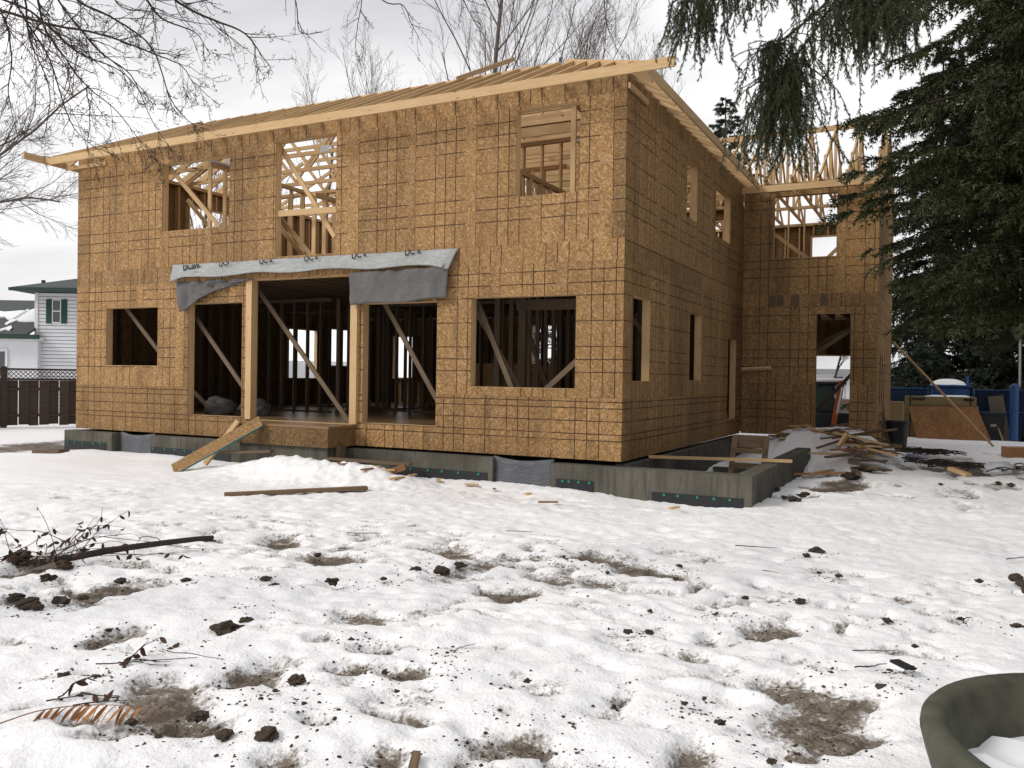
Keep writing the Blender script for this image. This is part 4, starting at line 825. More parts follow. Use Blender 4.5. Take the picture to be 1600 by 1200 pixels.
for (a, b, s0, s1, k) in ((-1.5, -0.08, 0.30, 0.66, 1), (-4.6, -1.3, 0.42, 0.62, 2), (-3.0, -0.9, 0.04, 0.12, 3)):
    V = []; F = []
    for i in range(11):
        for e in (0, 1):
            s = (s0 if e == 0 else s1)+(float(vnoise(i*0.9+e*7, k*3.3, k))-0.5)*0.14; x = a+(b-a)*i/10
            V.append((x, -0.72+3.72*s, 2.73+1.66*s+0.05)); V.append((x, -0.72+3.72*s, 2.725+1.66*s))
    for i in range(10): q = i*4; F += [(q, q+4, q+6, q+2), (q, q+1, q+5, q+4), (q+2, q+6, q+7, q+3)]
    mesh('roof_snow', V, F, SNOWM, nh, NB)
w2 = nbox('window', -1.95, -1.05, -0.36, -0.303, 0.9, 2.1, WHITE, gw); nbox('pane', -1.85, -1.15, -0.375, -0.363, 1.0, 2.0, PANE, w2)
vp = nbox('vent_pipe', -1.0, -0.88, 2.0, 2.12, 3.8, 5.2, BLACK, nh)
BRICK = plain('brown_brick', (0.13, 0.085, 0.065), 0.9, 0.2, 0.3, 20)
oh = thing('street_house', 'white bungalow with a snowy roof across the street, seen through the doorway', 'house', (1, 38, -1.0))
box('wall', -7, 9, 36, 44, -1.3, 1.7, SIDING, oh); box('plinth', -7, 9, 35.93, 35.997, -1.3, 0.35, BRICK, oh)
mesh('roof', [(-7.6, 35.3, 1.7), (9.6, 35.3, 1.7), (9.6, 40, 3.9), (-7.6, 40, 3.9), (-7.6, 35.3, 1.9), (9.6, 35.3, 1.9), (9.6, 40, 4.1), (-7.6, 40, 4.1)], BOXF, SNOWM, oh); box('eave_board', -7.6, 9.6, 35.22, 35.297, 1.66, 1.95, plain('grey_eave', (0.30, 0.30, 0.31), 0.7), oh)
for x in (-4.5, -0.92, 3.45):
    w_ = box('window', x, x+0.62, 35.9, 35.995, 0.45, 1.62, WHITE, oh)
    for a in range(2):
        for b in range(3): box('pane', x+0.07+a*0.25, x+0.30+a*0.25, 35.88, 35.897, 0.53+b*0.35, 0.85+b*0.35, PANE, w_)
bh = thing('rear_bungalow', 'low house with snow-covered roof glimpsed through the porch windows', 'house', (-24, 22, -0.8))
RB = Matrix.Translation((-26.5, 17.5, 0)) @ Matrix.Rotation(RAD(38), 4, 'Z')
mesh('wall', boxv(-5, 8, 0, 6, -0.7, 0.65), BOXF, SIDING, bh, RB); mesh('roof', [(-5.5, -0.5, 0.65), (8.5, -0.5, 0.65), (8.5, 3, 1.75), (-5.5, 3, 1.75), (-5.5, -0.5, 0.8), (8.5, -0.5, 0.8), (8.5, 3, 1.95), (-5.5, 3, 1.95)], BOXF, SNOWM, bh, RB)

# ------------------------------------------------------------------ wooden fence on the left
FO = Vector((-22.33, 4.17, -0.6)); FDv = Vector((0.40, 0.917, 0)); FN = Vector((FDv.y, -FDv.x, 0))
FW_ = Matrix(((FDv.x, -FN.x, 0, FO.x), (FDv.y, -FN.y, 0, FO.y), (0, 0, 1, FO.z), (0, 0, 0, 1)))
wf = thing('board_fence', 'dark brown board fence with lattice top left of the house', 'fence', FO)
def fb(name, u0, u1, y0, y1, z0, z1, parent): return mesh(name, boxv(u0, u1, y0, y1, z0, z1), BOXF, FENCEW, parent, FW_)
for i in range(44):
    u = -4.5+i*0.295
    fb('board', u, u+0.282, -0.02 if i % 2 else 0.045, 0.0 if i % 2 else 0.065, 0.06+0.02*((i*7) % 3), 1.53, wf)
for z in (0.35, 1.2): fb('rail', -4.6, 8.5, 0.002, 0.043, z, z+0.09, wf)
fb('top_rail', -4.6, 8.5, -0.03, 0.075, 1.86, 1.92, wf); fb('mid_rail', -4.6, 8.5, -0.03, 0.075, 1.535, 1.60, wf)
for u in (-3.1, 0.02, 2.45, 4.9, 7.3): fb('fence_post', u, u+0.16, -0.05, 0.09, 0, 1.97, wf)
V = []; F = []
for k in range(95):
    for s in (1, -1):
        u = -4.5+k*0.135; b = len(V); y = 0.012 if s > 0 else 0.026
        if u > 8.2: continue
        for yy in (y, y+0.012):
            V += [(u, yy, 1.602), (u+0.03, yy, 1.602), (u+0.03+0.256*s, yy, 1.858), (u+0.256*s, yy, 1.858)]
        F += [(b, b+1, b+2, b+3), (b+7, b+6, b+5, b+4), (b, b+3, b+7, b+4), (b+1, b+5, b+6, b+2)]
stuff(mesh('lattice', V, F, FENCEW, wf, FW_))
for u, z in ((1.35, 1.48), (1.3, 0.52)):
    V, F = tubes([(np.array([(u, -0.024, z), (u, -0.034, z)]), np.array([0.05, 0.05]))], 8); o = npmesh('orange_marker', V, np.vstack([F]), ORANGE, wf, FW_)
# ------------------------------------------------------------------ bare trees
def grow(rng, p, d, L, r, lvl, spec, out):
    nseg, nch, ang, ratio, wander, up, t0 = spec[lvl]
    P = [p]; D = []
    for i in range(nseg):
        d = d+rng.normal(0, wander, 3)+np.array([0, 0, up]); d = d/np.linalg.norm(d); D.append(d); p = p+d*L/nseg; P.append(p)
    P = np.array(P); R0 = r*np.linspace(1, 0.45 if lvl+1 < len(spec) else 0.3, nseg+1)
    out.append((lvl, P, R0))
    if lvl+1 >= len(spec): return
    for c in range(nch):
        t = t0+(1-t0)*(c+rng.uniform(0, 0.9))/nch; i = min(int(t*nseg), nseg-1); f = t*nseg-i
        q = P[i]*(1-f)+P[i+1]*f; dd = D[i]
        a = rng.normal(0, 1, 3); a -= dd*(a@dd); a /= np.linalg.norm(a)
        th = ang*rng.uniform(0.7, 1.25); nd = dd*math.cos(th)+a*math.sin(th)
        grow(rng, q, nd, L*ratio*rng.uniform(0.7, 1.2)*(1.15-0.45*t), max(0.004, r*(1-0.5*t)*0.45), lvl+1, spec, out)
def bare_tree(label, pos, h, r, seed, mat, spec, group, lean=(0, 0), name='bare_tree', stems=1, minr=0.006):
    rng = np.random.default_rng(seed); t = thing(name, label, 'tree', pos, group); base = np.array(pos, float)
    tr = []; cr = []
    for s in range(stems):
        o = []
        d = np.array([lean[0]+(rng.normal(0, 0.10) if stems > 1 else 0), lean[1]+(rng.normal(0, 0.10) if stems > 1 else 0), 1.0]); d /= np.linalg.norm(d)
        grow(rng, base+np.array([rng.normal(0, .15), rng.normal(0, .15), 0])*(stems > 1), d, h*(1 if s == 0 else rng.uniform(0.75, 0.95)), r*(1 if s == 0 else 0.8), 0, spec, o)
        tr += [(P, np.maximum(R, minr)) for l, P, R in o if l == 0]; cr += [(P, np.maximum(R, minr)) for l, P, R in o if l > 0]
    for P, R in tr:
        V, F = tubes([(P, R)], 8); npmesh('trunk', V, F, mat, t, smooth=True)
    V, F = tubes(cr, 3); npmesh('crown', V, F, mat, t)
    return t
SP = [(8, 11, 0.55, 0.39, 0.05, 0.02, 0.40), (6, 7, 0.50, 0.48, 0.06, 0.12, 0.2), (5, 5, 0.50, 0.5, 0.07, 0.11, 0.15), (3, 3, 0.5, 0.55, 0.1, 0.06, 0.2), (3, 0, 0.5, 0.5, 0.1, 0.05, 0.2)]
grp = 'bare trees behind the house'
gzb = -0.5
for (x, y, h, r, seed, lean, stems, lab) in (
    (-23.0, 20.8, 13.2, 0.13, 21, (0.05, 0), 1, 'slender bare tree standing left of the three taller ones above the ridge'),
    (-19.9, 22.4, 14.6, 0.14, 22, (-0.02, 0), 1, 'bare tree with upswept twigs left of the twin-trunked tree above the roof'),
    (-16.5, 24.1, 19.5, 0.19, 23, (0.0, 0), 2, 'tallest twin-trunked bare tree rising above the middle of the roof'),
    (-13.6, 25.6, 17.5, 0.16, 24, (0.03, 0), 1, 'bare tree just right of the twin-trunked tree above the roof'),
    (-11.9, 26.4, 17.5, 0.15, 25, (-0.02, 0), 2, 'bare forked tree above the right part of the roof'),
    (-10.0, 27.4, 16.5, 0.17, 26, (0.06, 0.02), 1, 'dark bare tree leaning right above the roof corner'),
    (-29.6, 17.4, 10.6, 0.12, 27, (0, 0), 2, 'low bare bush-like tree just clearing the left end of the roof'),
    (-27.0, 19.5, 10.2, 0.11, 28, (0.03, 0), 1, 'faint bare tree over the roof between the low bush-like tree and the slender one'),
    (6.0, 44.0, 9.0, 0.14, 29, (0, 0), 2, 'bare tree seen through the upper wing window'),
    (-33.5, 25.5, 10.5, 0.12, 31, (0, 0), 1, 'distant bare tree beside the left corner of the house'),
    (-24.5, 14.2, 6.5, 0.1, 32, (0, 0), 2, 'small bare tree glimpsed through the porch windows')):
    bare_tree(lab, (x, y, gzb), h, r, seed, BARKG, SP, grp, lean, stems=stems, minr=0.0050)
SPL = [(8, 12, 0.95, 0.60, 0.05, 0.0, 0.25), (7, 9, 0.6, 0.45, 0.10, 0.03, 0.2), (6, 8, 0.6, 0.45, 0.12, 0.03, 0.12), (4, 4, 0.6, 0.5, 0.12, 0.0, 0.15), (3, 0, 0.5, 0.5, 0.12, 0.0, 0.2)]
bare_tree('broad bare tree at the left edge behind the fence', (-24.9, 1.7, -0.6), 12.5, 0.20, 41, BARKG, SPL, None, (0.04, 0.02), minr=0.005)

# maple overhanging the camera: its trunk stands outside the picture, the drooping limbs reach into it
mp_ = thing('overhanging_maple', 'dark bare maple limbs with drooping twigs overhanging from the top left', 'tree', (-2.9, -10.6, -0.33))
rng = np.random.default_rng(8)
TB = np.array((-2.9, -10.6, -0.35))
V, F = tubes([(spline([TB, TB+(0.05, 0.05, 2.0), TB+(0.15, 0.2, 4.6), TB+(0.3, 0.4, 7.5)], 14), np.linspace(0.24, 0.12, 14))], 12); npmesh('trunk', V, F, BARK, mp_, smooth=True)
polys = []
top = TB+np.array((0.2, 0.3, 5.4))
over = spline([top, (-1.4, -9.3, 5.6), (0.2, -7.8, 5.3), (1.6, -6.9, 5.1), (2.6, -6.3, 4.95)], 24); polys.append((over, np.linspace(0.06, 0.014, 24)))
left = spline([TB+(0.1, 0.15, 4.2), (-2.6, -9.6, 4.7), (-2.2, -8.8, 4.75), (-1.6, -8.2, 4.75), (-0.8, -7.9, 4.6)], 20); polys.append((left, np.linspace(0.055, 0.016, 20)))
def twigs(P, R, n, lmin, lmax, lvl):
    L_ = len(P)
    for c in range(n):
        t = rng.uniform(0.12, 1.0)*(L_-1); i = min(int(t), L_-2); q = P[i]+(P[i+1]-P[i])*(t-i)
        d = P[i+1]-P[i]; d = d/np.linalg.norm(d); a = rng.normal(0, 1, 3); a -= d*(a@d); a /= np.linalg.norm(a)
        th = rng.uniform(0.45, 1.0); nd = d*math.cos(th)+a*math.sin(th); l = rng.uniform(lmin, lmax)*(1.1-0.5*t/L_)
        pts = [q]; k = 6
        for s in range(k):
            nd = nd+rng.normal(0, 0.13, 3)+np.array([0, 0, -0.05 if s < 4 else 0.06]); nd /= np.linalg.norm(nd); pts.append(pts[-1]+nd*l/k)
        r0 = max(0.0016, min(R[i]*0.6, 0.0042)); rr_ = np.linspace(r0, 0.0012, k+1); pts = np.array(pts); polys.append((pts, rr_))
        if lvl > 0: twigs(pts, rr_, rng.integers(3, 6), l*0.25, l*0.5, lvl-1)
        elif l > 0.05:
            for s in range(2, k+1):       # short spurs ending in buds
                if rng.uniform() < 0.75:
                    b = rng.normal(0, 1, 3); b /= np.linalg.norm(b); e = pts[s]+b*rng.uniform(0.010, 0.028)
                    polys.append((np.array([pts[s], (pts[s]+e)/2, e, e+b*0.006]), np.array([0.0013, 0.0013, 0.0026, 0.0008])))
for li, lb in enumerate(LIMBS):
    n = 28; P = spline(lb, n); P += np.cumsum(rng.normal(0, 0.0025, (n, 3)), 0); st_ = P[0]
    src = over if st_[0] > -0.2 else left
    j = int(np.argmin(np.linalg.norm(src-st_, axis=1)))
    if li != 11: polys.append((spline([src[j], (src[j]+st_)/2+np.array((0, 0, 0.06)), st_], 6), np.linspace(0.014, 0.011 if li < 6 else 0.006, 6)))
    big = li in (0, 1, 2, 3, 4, 5, 12, 13, 15, 16)
    R = np.linspace(0.0115 if big else 0.0058, 0.0020, n); polys.append((P, R))
    ln_ = np.linalg.norm(np.diff(P, axis=0), axis=1).sum()
    twigs(P, R, int(ln_*(15 if big else 9))+2, 0.16, 0.52 if big else 0.30, 1 if big else 0)
V, F = tubes(polys, 4); npmesh('crown', V, F, BARK, mp_)

# ------------------------------------------------------------------ spruces
def needle_tris(P, D, rng, ln, w, q, side=0.75):
    """P (n,3) points on twigs, D (n,3) twig directions -> triangles"""
    P = np.repeat(P, q, 0); D = np.repeat(D, q, 0); n = len(P)
    a = rng.normal(0, 1, (n, 3)); a -= D*(a*D).sum(1, keepdims=True); a /= np.linalg.norm(a, axis=1, keepdims=True)+1e-9
    nd = D*0.7+a*side*rng.uniform(0.5, 1.2, (n, 1)); nd /= np.linalg.norm(nd, axis=1, keepdims=True)
    b = np.cross(nd, rng.normal(0, 1, (n, 3))); b /= np.linalg.norm(b, axis=1, keepdims=True)+1e-9
    l = ln*rng.uniform(0.6, 1.25, (n, 1))
    V = np.stack([P-b*w/2, P+b*w/2, P+nd*l], 1).reshape(-1, 3)
    return V
def conifer(label, pos, h, rad, z0, nb, seed, mat, bk, group=None, nl=0.075, nw=0.015, brl=22, K=7, q=5, droop=1.0, name='spruce_tree', az=None, prof=0.75, low=1.0):
    rng = np.random.default_rng(seed); t = thing(name, label, 'tree', pos, group); base = np.array(pos, float)
    V, F = tubes([(np.array([base+(0, 0, z) for z in np.linspace(0, h, 10)]), np.linspace(0.016*h+0.03, 0.02, 10))], 10); npmesh('trunk', V, F, bk, t, smooth=True)
    wood_ = []; PP = []; DD = []
    for i in range(nb):
        u = (i+rng.uniform(0, 1))/nb; u = 1-(1-u)**0.85; z = z0+(h-z0)*u
        a = rng.uniform(0, 2*math.pi) if az is None else rng.uniform(*az)
        L_ = rad*(1-u)**prof*rng.uniform(0.78, 1.06)*float(low+(1-low)*sstep(z0, z0+4.5, z))+0.15; o = np.array([math.cos(a), math.sin(a), 0])
        s = np.linspace(0, 1, 12)[:, None]
        B = base+np.array([0, 0, z])+o*L_*s+np.array([0, 0, 1])*L_*(0.16*s-0.75*droop*s**2+0.42*droop*s**3)
        B += np.cumsum(rng.normal(0, 0.012*L_, (12, 3)), 0)*s
        wood_.append((B, np.linspace(0.010*L_+0.006, 0.004, 12)))
        nbr = max(6, int(brl*2*(0.35+0.65*L_/rad)))
        tt = np.sort(rng.uniform(0.12, 1.0, nbr))*10.99; ii = tt.astype(int); f = (tt-ii)[:, None]
        q0 = B[ii]*(1-f)+B[ii+1]*f; dr = B[ii+1]-B[ii]; dr /= np.linalg.norm(dr, axis=1, keepdims=True)
        sd = np.cross(dr, (0, 0, 1.0)); sd /= np.linalg.norm(sd, axis=1, keepdims=True); sg = np.where(rng.uniform(size=nbr) < 0.5, -1, 1)[:, None]
        bl = (0.16*L_**0.5+0.20*(1-tt/11)*L_**0.7)*rng.uniform(0.6, 1.3, nbr)
        bl = bl[:, None]; d0 = dr*0.75+sd*sg*rng.uniform(0.4, 0.95, (nbr, 1))+np.array([0, 0, 1])*rng.uniform(-0.30, 0.12, (nbr, 1)); d0 /= np.linalg.norm(d0, axis=1, keepdims=True)
        k = np.linspace(0.04, 1, K)
        for kk in k:
            d = d0+np.array([0, 0, -0.75*droop])*kk; p = q0+bl*(d0*kk+np.array([0, 0, -0.42*droop])*kk**2); d /= np.linalg.norm(d, axis=1, keepdims=True)
            PP.append(p); DD.append(d)
    V, F = tubes(wood_, 4); stuff(npmesh('boughs', V, F, bk, t))
    V = needle_tris(np.concatenate(PP), np.concatenate(DD), rng, nl, nw, q)
    npmesh('crown', V, np.arange(len(V)).reshape(-1, 3), mat, t)
    return t
conifer('tall dark spruce filling the right edge in front of the wing', (6.35, 5.45, -0.4), 19.0, 4.2, 2.9, 430, 51, NEED, BARK, brl=30, K=7, q=5, nl=0.108, nw=0.032, droop=0.9, prof=0.45, low=0.70)
gs = 'dark spruces behind the yard'
for x, y, h, rad, seed, lab in ((4.2, 23.5, 15, 3.6, 52, 'dark spruce directly behind the blue portable toilet'), (7.9, 23.0, 16, 3.8, 53, 'dark spruce behind the blue fence, right of the portable toilet'), (11.0, 21.5, 16, 3.8, 54, 'dark spruce at the far right edge behind the blue fence'), (6.6, 27.5, 19, 4.6, 55, 'taller spruce rising behind the other dark spruces')):
    conifer(lab, (x, y, -1.0), h, rad, 0.3, 260, seed, NEEDF, BARK, gs, nl=0.17, nw=0.055, brl=20, K=6, q=3, droop=1.0, prof=0.7)
conifer('small pointed conifer showing above the right eave', (-6.9, 36.0, -0.5), 17.9, 3.8, 6, 150, 57, NEEDF, BARK, nl=0.20, nw=0.05, brl=12, K=5, q=4, droop=0.3, prof=0.8)
conifer('snow-flecked evergreen seen through the ground-floor window', (-8.6, 16.5, -0.5), 7.0, 2.4, 0.4, 90, 58, NEEDF, BARK, nl=0.12, nw=0.03, brl=14, K=5, q=4, droop=0.8)

# weeping spruce: trunk outside the picture to the right, long boughs hang into the top
ws = thing('weeping_spruce', 'weeping spruce bough with hanging needle strands at the top', 'tree', (10.0, -4.2, -0.4))
rng = np.random.default_rng(61)
V, F = tubes([(np.array([(10.0, -4.2, z) for z in np.linspace(-0.4, 15, 10)]), np.linspace(0.3, 0.08, 10))], 12); npmesh('trunk', V, F, BARK, ws, smooth=True)
polys = []; PP = []; DD = []
def strand(p, l):
    n = max(5, int(l/0.010)); d = np.array([rng.normal(0, 0.22), rng.normal(0, 0.22), -0.75]); pts = [p]
    for i in range(n):
        d = d+rng.normal(0, 0.045, 3)+np.array([0, 0, -0.02]); d /= np.linalg.norm(d); pts.append(pts[-1]+d*l/n)
    pts = np.array(pts); PP.append(pts[:-1]); dd = np.diff(pts, axis=0); DD.append(dd/np.linalg.norm(dd, axis=1, keepdims=True))
    for i in range(2, len(dd), 4):      # short side sprays
        a = rng.normal(0, 1, 3); a[2] = -0.55; a /= np.linalg.norm(a); l2 = rng.uniform(0.02, 0.062)*(1-0.4*i/len(dd)); tt_ = np.linspace(0.1, 1, 6)[:, None]
        PP.append(pts[i]+(a*0.8+dd[i]/np.linalg.norm(dd[i])*0.6)*l2*tt_); DD.append(np.repeat((a*0.8+dd[i]/np.linalg.norm(dd[i])*0.6)[None], 6, 0))
    polys.append((pts[::4] if len(pts) > 12 else pts, np.linspace(0.0028, 0.0012, len(pts[::4] if len(pts) > 12 else pts))))
for bi, b in enumerate(BOUGHS):
    src = np.array((10.0, -4.2, 6.6+0.5*bi)); B0 = np.array(b[0])
    polys.append((spline([src, src*0.6+B0*0.4+np.array((0, 0, 0.9)), src*0.25+B0*0.75+np.array((0, 0, 0.55)), B0], 14), np.linspace(0.045, 0.018, 14)))
    P = spline(b, 26); polys.append((P, np.linspace(0.016, 0.004, 26)))
    lo = {0: 0.42, 1: 0.3, 2: 0.25, 3: 0.3, 4: 0.35}[bi]; cnt = {0: 130, 1: 60, 2: 100, 3: 95, 4: 75}[bi]
    for s in range(cnt):
        t = lo+(1-lo)*rng.uniform()**(0.35 if bi == 0 else 0.8)
        if bi == 0 and rng.uniform() < 0.78: t = rng.uniform(0.86, 1.0)
        q = P[min(25, int(t*25))]
        sp = 0.19 if bi == 0 else (0.14 if bi == 2 else 0.20)
        off = CR*float(rng.normal(0, sp*0.8))+CF*float(rng.normal(0, sp*0.7)); e = q+np.array(off)+np.array((0, 0, rng.uniform(-0.10, 0.02)-0.5*np.linalg.norm(off)**1.0*(0.9 if bi == 0 else 0.4)))
        mid = (q+e)/2+np.array((0, 0, 0.03)); tw = spline([q, mid, e], 8); polys.append((tw, np.linspace(0.004, 0.0025, 8)))
        dd = np.diff(tw, axis=0); PP.append(np.repeat(tw[:-1], 4, 0)+np.repeat(dd, 4, 0)*np.tile(np.arange(4)/4, 7)[:, None]); DD.append(np.repeat(dd/np.linalg.norm(dd, axis=1, keepdims=True), 4, 0))
        strand(e, rng.uniform(0.28, 0.78) if bi == 0 else rng.uniform(0.16, 0.52))
        if rng.uniform() < 0.5: strand(mid, rng.uniform(0.15, 0.4))
V, F = tubes(polys, 4); stuff(npmesh('boughs', V, F, BARK, ws))
V = needle_tris(np.concatenate(PP), np.concatenate(DD), rng, 0.022, 0.0050, 4, 0.8)
npmesh('crown', V, np.arange(len(V)).reshape(-1, 3), NEEDN, ws)

# ------------------------------------------------------------------ foreground
PLANT = plain('olive_grey_concrete', (0.070, 0.070, 0.050), 0.7, 0.3, 0.75, 9)
pl = thing('planter', 'large round olive-grey planter bowl filled with snow at the lower right', 'planter', (5.12, -8.95, -0.36))
lathe('bowl', [(0.60, -0.40), (0.66, -0.30), (0.745, -0.02), (0.765, 0.06), (0.762, 0.085), (0.748, 0.10), (0.70, 0.10), (0.675, 0.085), (0.66, 0.04), (0.63, -0.12), (0.62, -0.2)], PLANT, pl, (5.12, -8.95, 0), k=72)
V = []; F = []
for j in range(9):
    for i in range(40): r = 0.635*j/8; a = 2*math.pi*i/40; V.append((5.12+r*math.cos(a), -8.95+r*math.sin(a), -0.08+0.05*(1-(j/8)**2)+0.13*(float(fbm(5*r*math.cos(a)+5, 5*r*math.sin(a)+5, 4, 3))-0.5)))
for j in range(8):
    for i in range(40): F.append((j*40+i, j*40+(i+1) % 40, (j+1)*40+(i+1) % 40, (j+1)*40+i))
single(mesh('planter_snow', V, F, SNOWM, smooth=True), 'uneven snow filling the round planter bowl', 'snow')
SOIL = plain('dark_soil', (0.060, 0.045, 0.034), 0.95, 0.15, 0.6, 40)
for i, (x, y, r) in enumerate(CLODS):
    single(lump('dirt_clod', x, y, G(x, y)+0.12*r, r*(0.62+0.4*((i*37)%10)/10), SOIL, 10+i, 0.5, 4 if r > 0.07 else 3, 0.8, True), 'dark clod of earth lying on the trodden snow', 'clod', 'earth clods on the snow')
# log and brush on the left
lg = thing('fallen_branch', 'long dark fallen branch with a split end lying on the snow at left', 'branch', (-2.0, -7.1, -0.36))
A_, B_ = np.array((-2.22, -7.80, G(-2.22, -7.8)+0.03)), np.array((-1.83, -6.45, G(-1.83, -6.45)+0.08))
V, F = tubes([(spline([A_, A_*0.6+B_*0.4+(0, 0, 0.02), B_*0.85+A_*0.15+(0, 0, 0.01), B_], 12), np.linspace(0.032, 0.022, 12))], 8); npmesh('stem', V, F, BARK, lg, smooth=True)
V, F = tubes([(np.array([B_*0.9+A_*0.1, B_+(0.02, 0.02, -0.035)]), np.array([0.016, 0.010]))], 6); npmesh('split_end', V, F, BARK, lg)
LEAF = plain('dead_brown_leaf', (0.075, 0.038, 0.026), 0.8, 0.2, 0.4, 20); LEAFO = plain('dry_orange_leaf', (0.36, 0.16, 0.055), 0.7, 0.2, 0.3, 12)
def leafmesh(l, w, curl):
    V = []; F = []
    for i in range(6):
        t = i/5; hw = w*math.sin(math.pi*min(1, t*0.9+0.06))**0.8; V += [(t*l, -hw, curl*l*t*t+0.25*hw), (t*l, 0, curl*l*t*t), (t*l, hw, curl*l*t*t+0.25*hw)]
    for i in range(5): a = i*3; F += [(a, a+1, a+4, a+3), (a+1, a+2, a+5, a+4)]
    return V, F
def orient(p, d, roll=0.0):
    d = Vector(d).normalized(); y = Vector((0, 0, 1)).cross(d)
    if y.length < 1e-3: y = Vector((0, 1, 0))
    y.normalize(); z = d.cross(y); Mx = Matrix(((d.x, y.x, z.x, p[0]), (d.y, y.y, z.y, p[1]), (d.z, y.z, z.z, p[2]), (0, 0, 0, 1)))
    return Mx @ Matrix.Rotation(roll, 4, 'X')
def brush(label, x, y, n, nleaf, seed, span=0.5, lean=(0.4, 0.4)):
    r = np.random.default_rng(seed); t = thing('dead_shrub', label, 'shrub', (x, y, G(x, y))); pol = []; lm = [leafmesh(0.06, 0.014, c) for c in (-0.4, 0.2, -0.9)]
    ml = []
    for v, f in lm:
        me = bpy.data.meshes.new('leaf'); me.from_pydata(v, [], f); me.materials.append(LEAF); me.shade_smooth(); ml.append(me)
    for i in range(n):
        p = np.array((x+r.normal(0, span*0.3), y+r.normal(0, span*0.3), G(x, y)-0.02)); d = np.array((lean[0]+r.normal(0, .6), lean[1]+r.normal(0, .5), 0.55)); P = [p]
        for k in range(7): d = d+r.normal(0, 0.16, 3)+np.array((0, 0, -0.10)); d /= np.linalg.norm(d); P.append(P[-1]+d*span*r.uniform(0.12, 0.24))
        P = np.array(P); P[:, 2] = np.maximum(P[:, 2], gz(P[:, 0], P[:, 1])+0.01); pol.append((P, np.linspace(0.0045, 0.0015, 8)))
        for k in range(nleaf):
            q = P[r.integers(2, 8)]; dl = (r.normal(), r.normal(), -0.8); link(bpy.data.objects.new('leaf', ml[r.integers(0, 3)]), t, orient(q, dl, r.uniform(0, 6)))
    V, F = tubes(pol, 5); npmesh('stems', V, F, BARK, t)
brush('tangled dead shrub with brown leaves beside the fallen branch', -2.25, -7.75, 12, 5, 71, 0.6, (0.1, 0.5)); brush('sparse dead twigs arching over the snow behind the tangled shrub', -2.55, -7.2, 6, 1, 72, 0.85, (0.4, 0.6)); brush('small dead sprig at the lower left edge of the snow', 0.62, -9.75, 4, 3, 73, 0.2); brush('low dead sprig above the brown frond at the left edge', 0.35, -9.2, 4, 3, 74, 0.22)
brush('flattened dark leafy weed left of the fallen branch', -2.55, -8.1, 9, 6, 75, 0.45, (0.2, 0.2))
# dry frond
fr = thing('dry_frond', 'dry orange-brown compound leaf frond lying on the snow at lower left', 'frond', (0.95, -9.9, -0.33))
Q = lambda x, y, h: np.array((x, y, G(x, y)+h))
R_ = spline([Q(0.66, -10.08, 0.03), Q(0.78, -9.93, 0.07), Q(0.97, -9.77, 0.075), Q(1.22, -9.62, 0.05)], 24); V, F = tubes([(R_, np.linspace(0.0035, 0.0012, 24))], 5); npmesh('stalk', V, F, REDW, fr)
lf = leafmesh(0.10, 0.010, -0.25); lme = bpy.data.meshes.new('leaflet'); lme.from_pydata(lf[0], [], lf[1]); lme.materials.append(LEAFO); lme.shade_smooth()
r8 = np.random.default_rng(9)
for k in range(30):
    i = 8+int(k*15/30); link(bpy.data.objects.new('leaflet', lme), fr, orient(R_[i], (-0.35+r8.normal(0, .12), -0.45+r8.normal(0, .15), -0.45+r8.normal(0, .15)), r8.uniform(-1, 1)))
# sticks, scraps and stalks on the snow
for i, (x0, y0, x1, y1, rad) in enumerate(((3.95, -6.9, 4.2, -6.75, .004), (0.35, -9.35, 0.75, -9.0, .004), (0.5, -9.0, 0.9, -8.95, .003), (4.55, -5.7, 4.62, -5.5, .006), (1.9, -8.2, 1.95, -8.0, .003), (3.0, -4.6, 3.15, -4.65, .004), (5.0, -2.6, 5.3, -2.2, .006), (-1.2, -5.2, -0.9, -5.0, .005), (0.1, -4.0, 0.35, -3.9, .005), (4.0, -7.25, 4.15, -7.1, .005), (2.5, -3.4, 2.9, -3.3, .006))):
    P = np.array([(x0+(x1-x0)*t, y0+(y1-y0)*t, 0) for t in np.linspace(0, 1, 7)]); P[:, :2] += np.random.default_rng(i).normal(0, 0.008, (7, 2)); P[:, 2] = gz(P[:, 0], P[:, 1])+0.035
    V, F = tubes([(P, np.linspace(rad, rad*0.5, 7))], 5); single(npmesh('stick', V, F, BARK), 'thin dark stick lying loose on the snow', 'stick', 'loose sticks on the snow')
single(box('black_scrap', 4.20, 4.26, -7.12, -6.98, G(4.2, -7)+0.03, G(4.2, -7)+0.045, BLACK, None, rz=0.7), 'small black rectangular scrap on the snow near the planter', 'scrap')
single(beam('stick_end', (2.52, -9.54, G(2.5, -9.5)-0.01), (2.44, -9.37, G(2.44, -9.37)+0.012), 0.035, 0.025, OLDW, None), 'reddish broken stick end poking out at the bottom edge', 'stick')  # broken end of a wooden stick
for i in range(4):
    x, y = 5.02+0.035*i, -3.55-0.28*i; single(lump('dirt_clod', x, y, G(x, y)+0.03, 0.055, SOIL, 200+i, 0.6), 'dark clod in the short row on the snow at right', 'clod', 'row of clods at right')
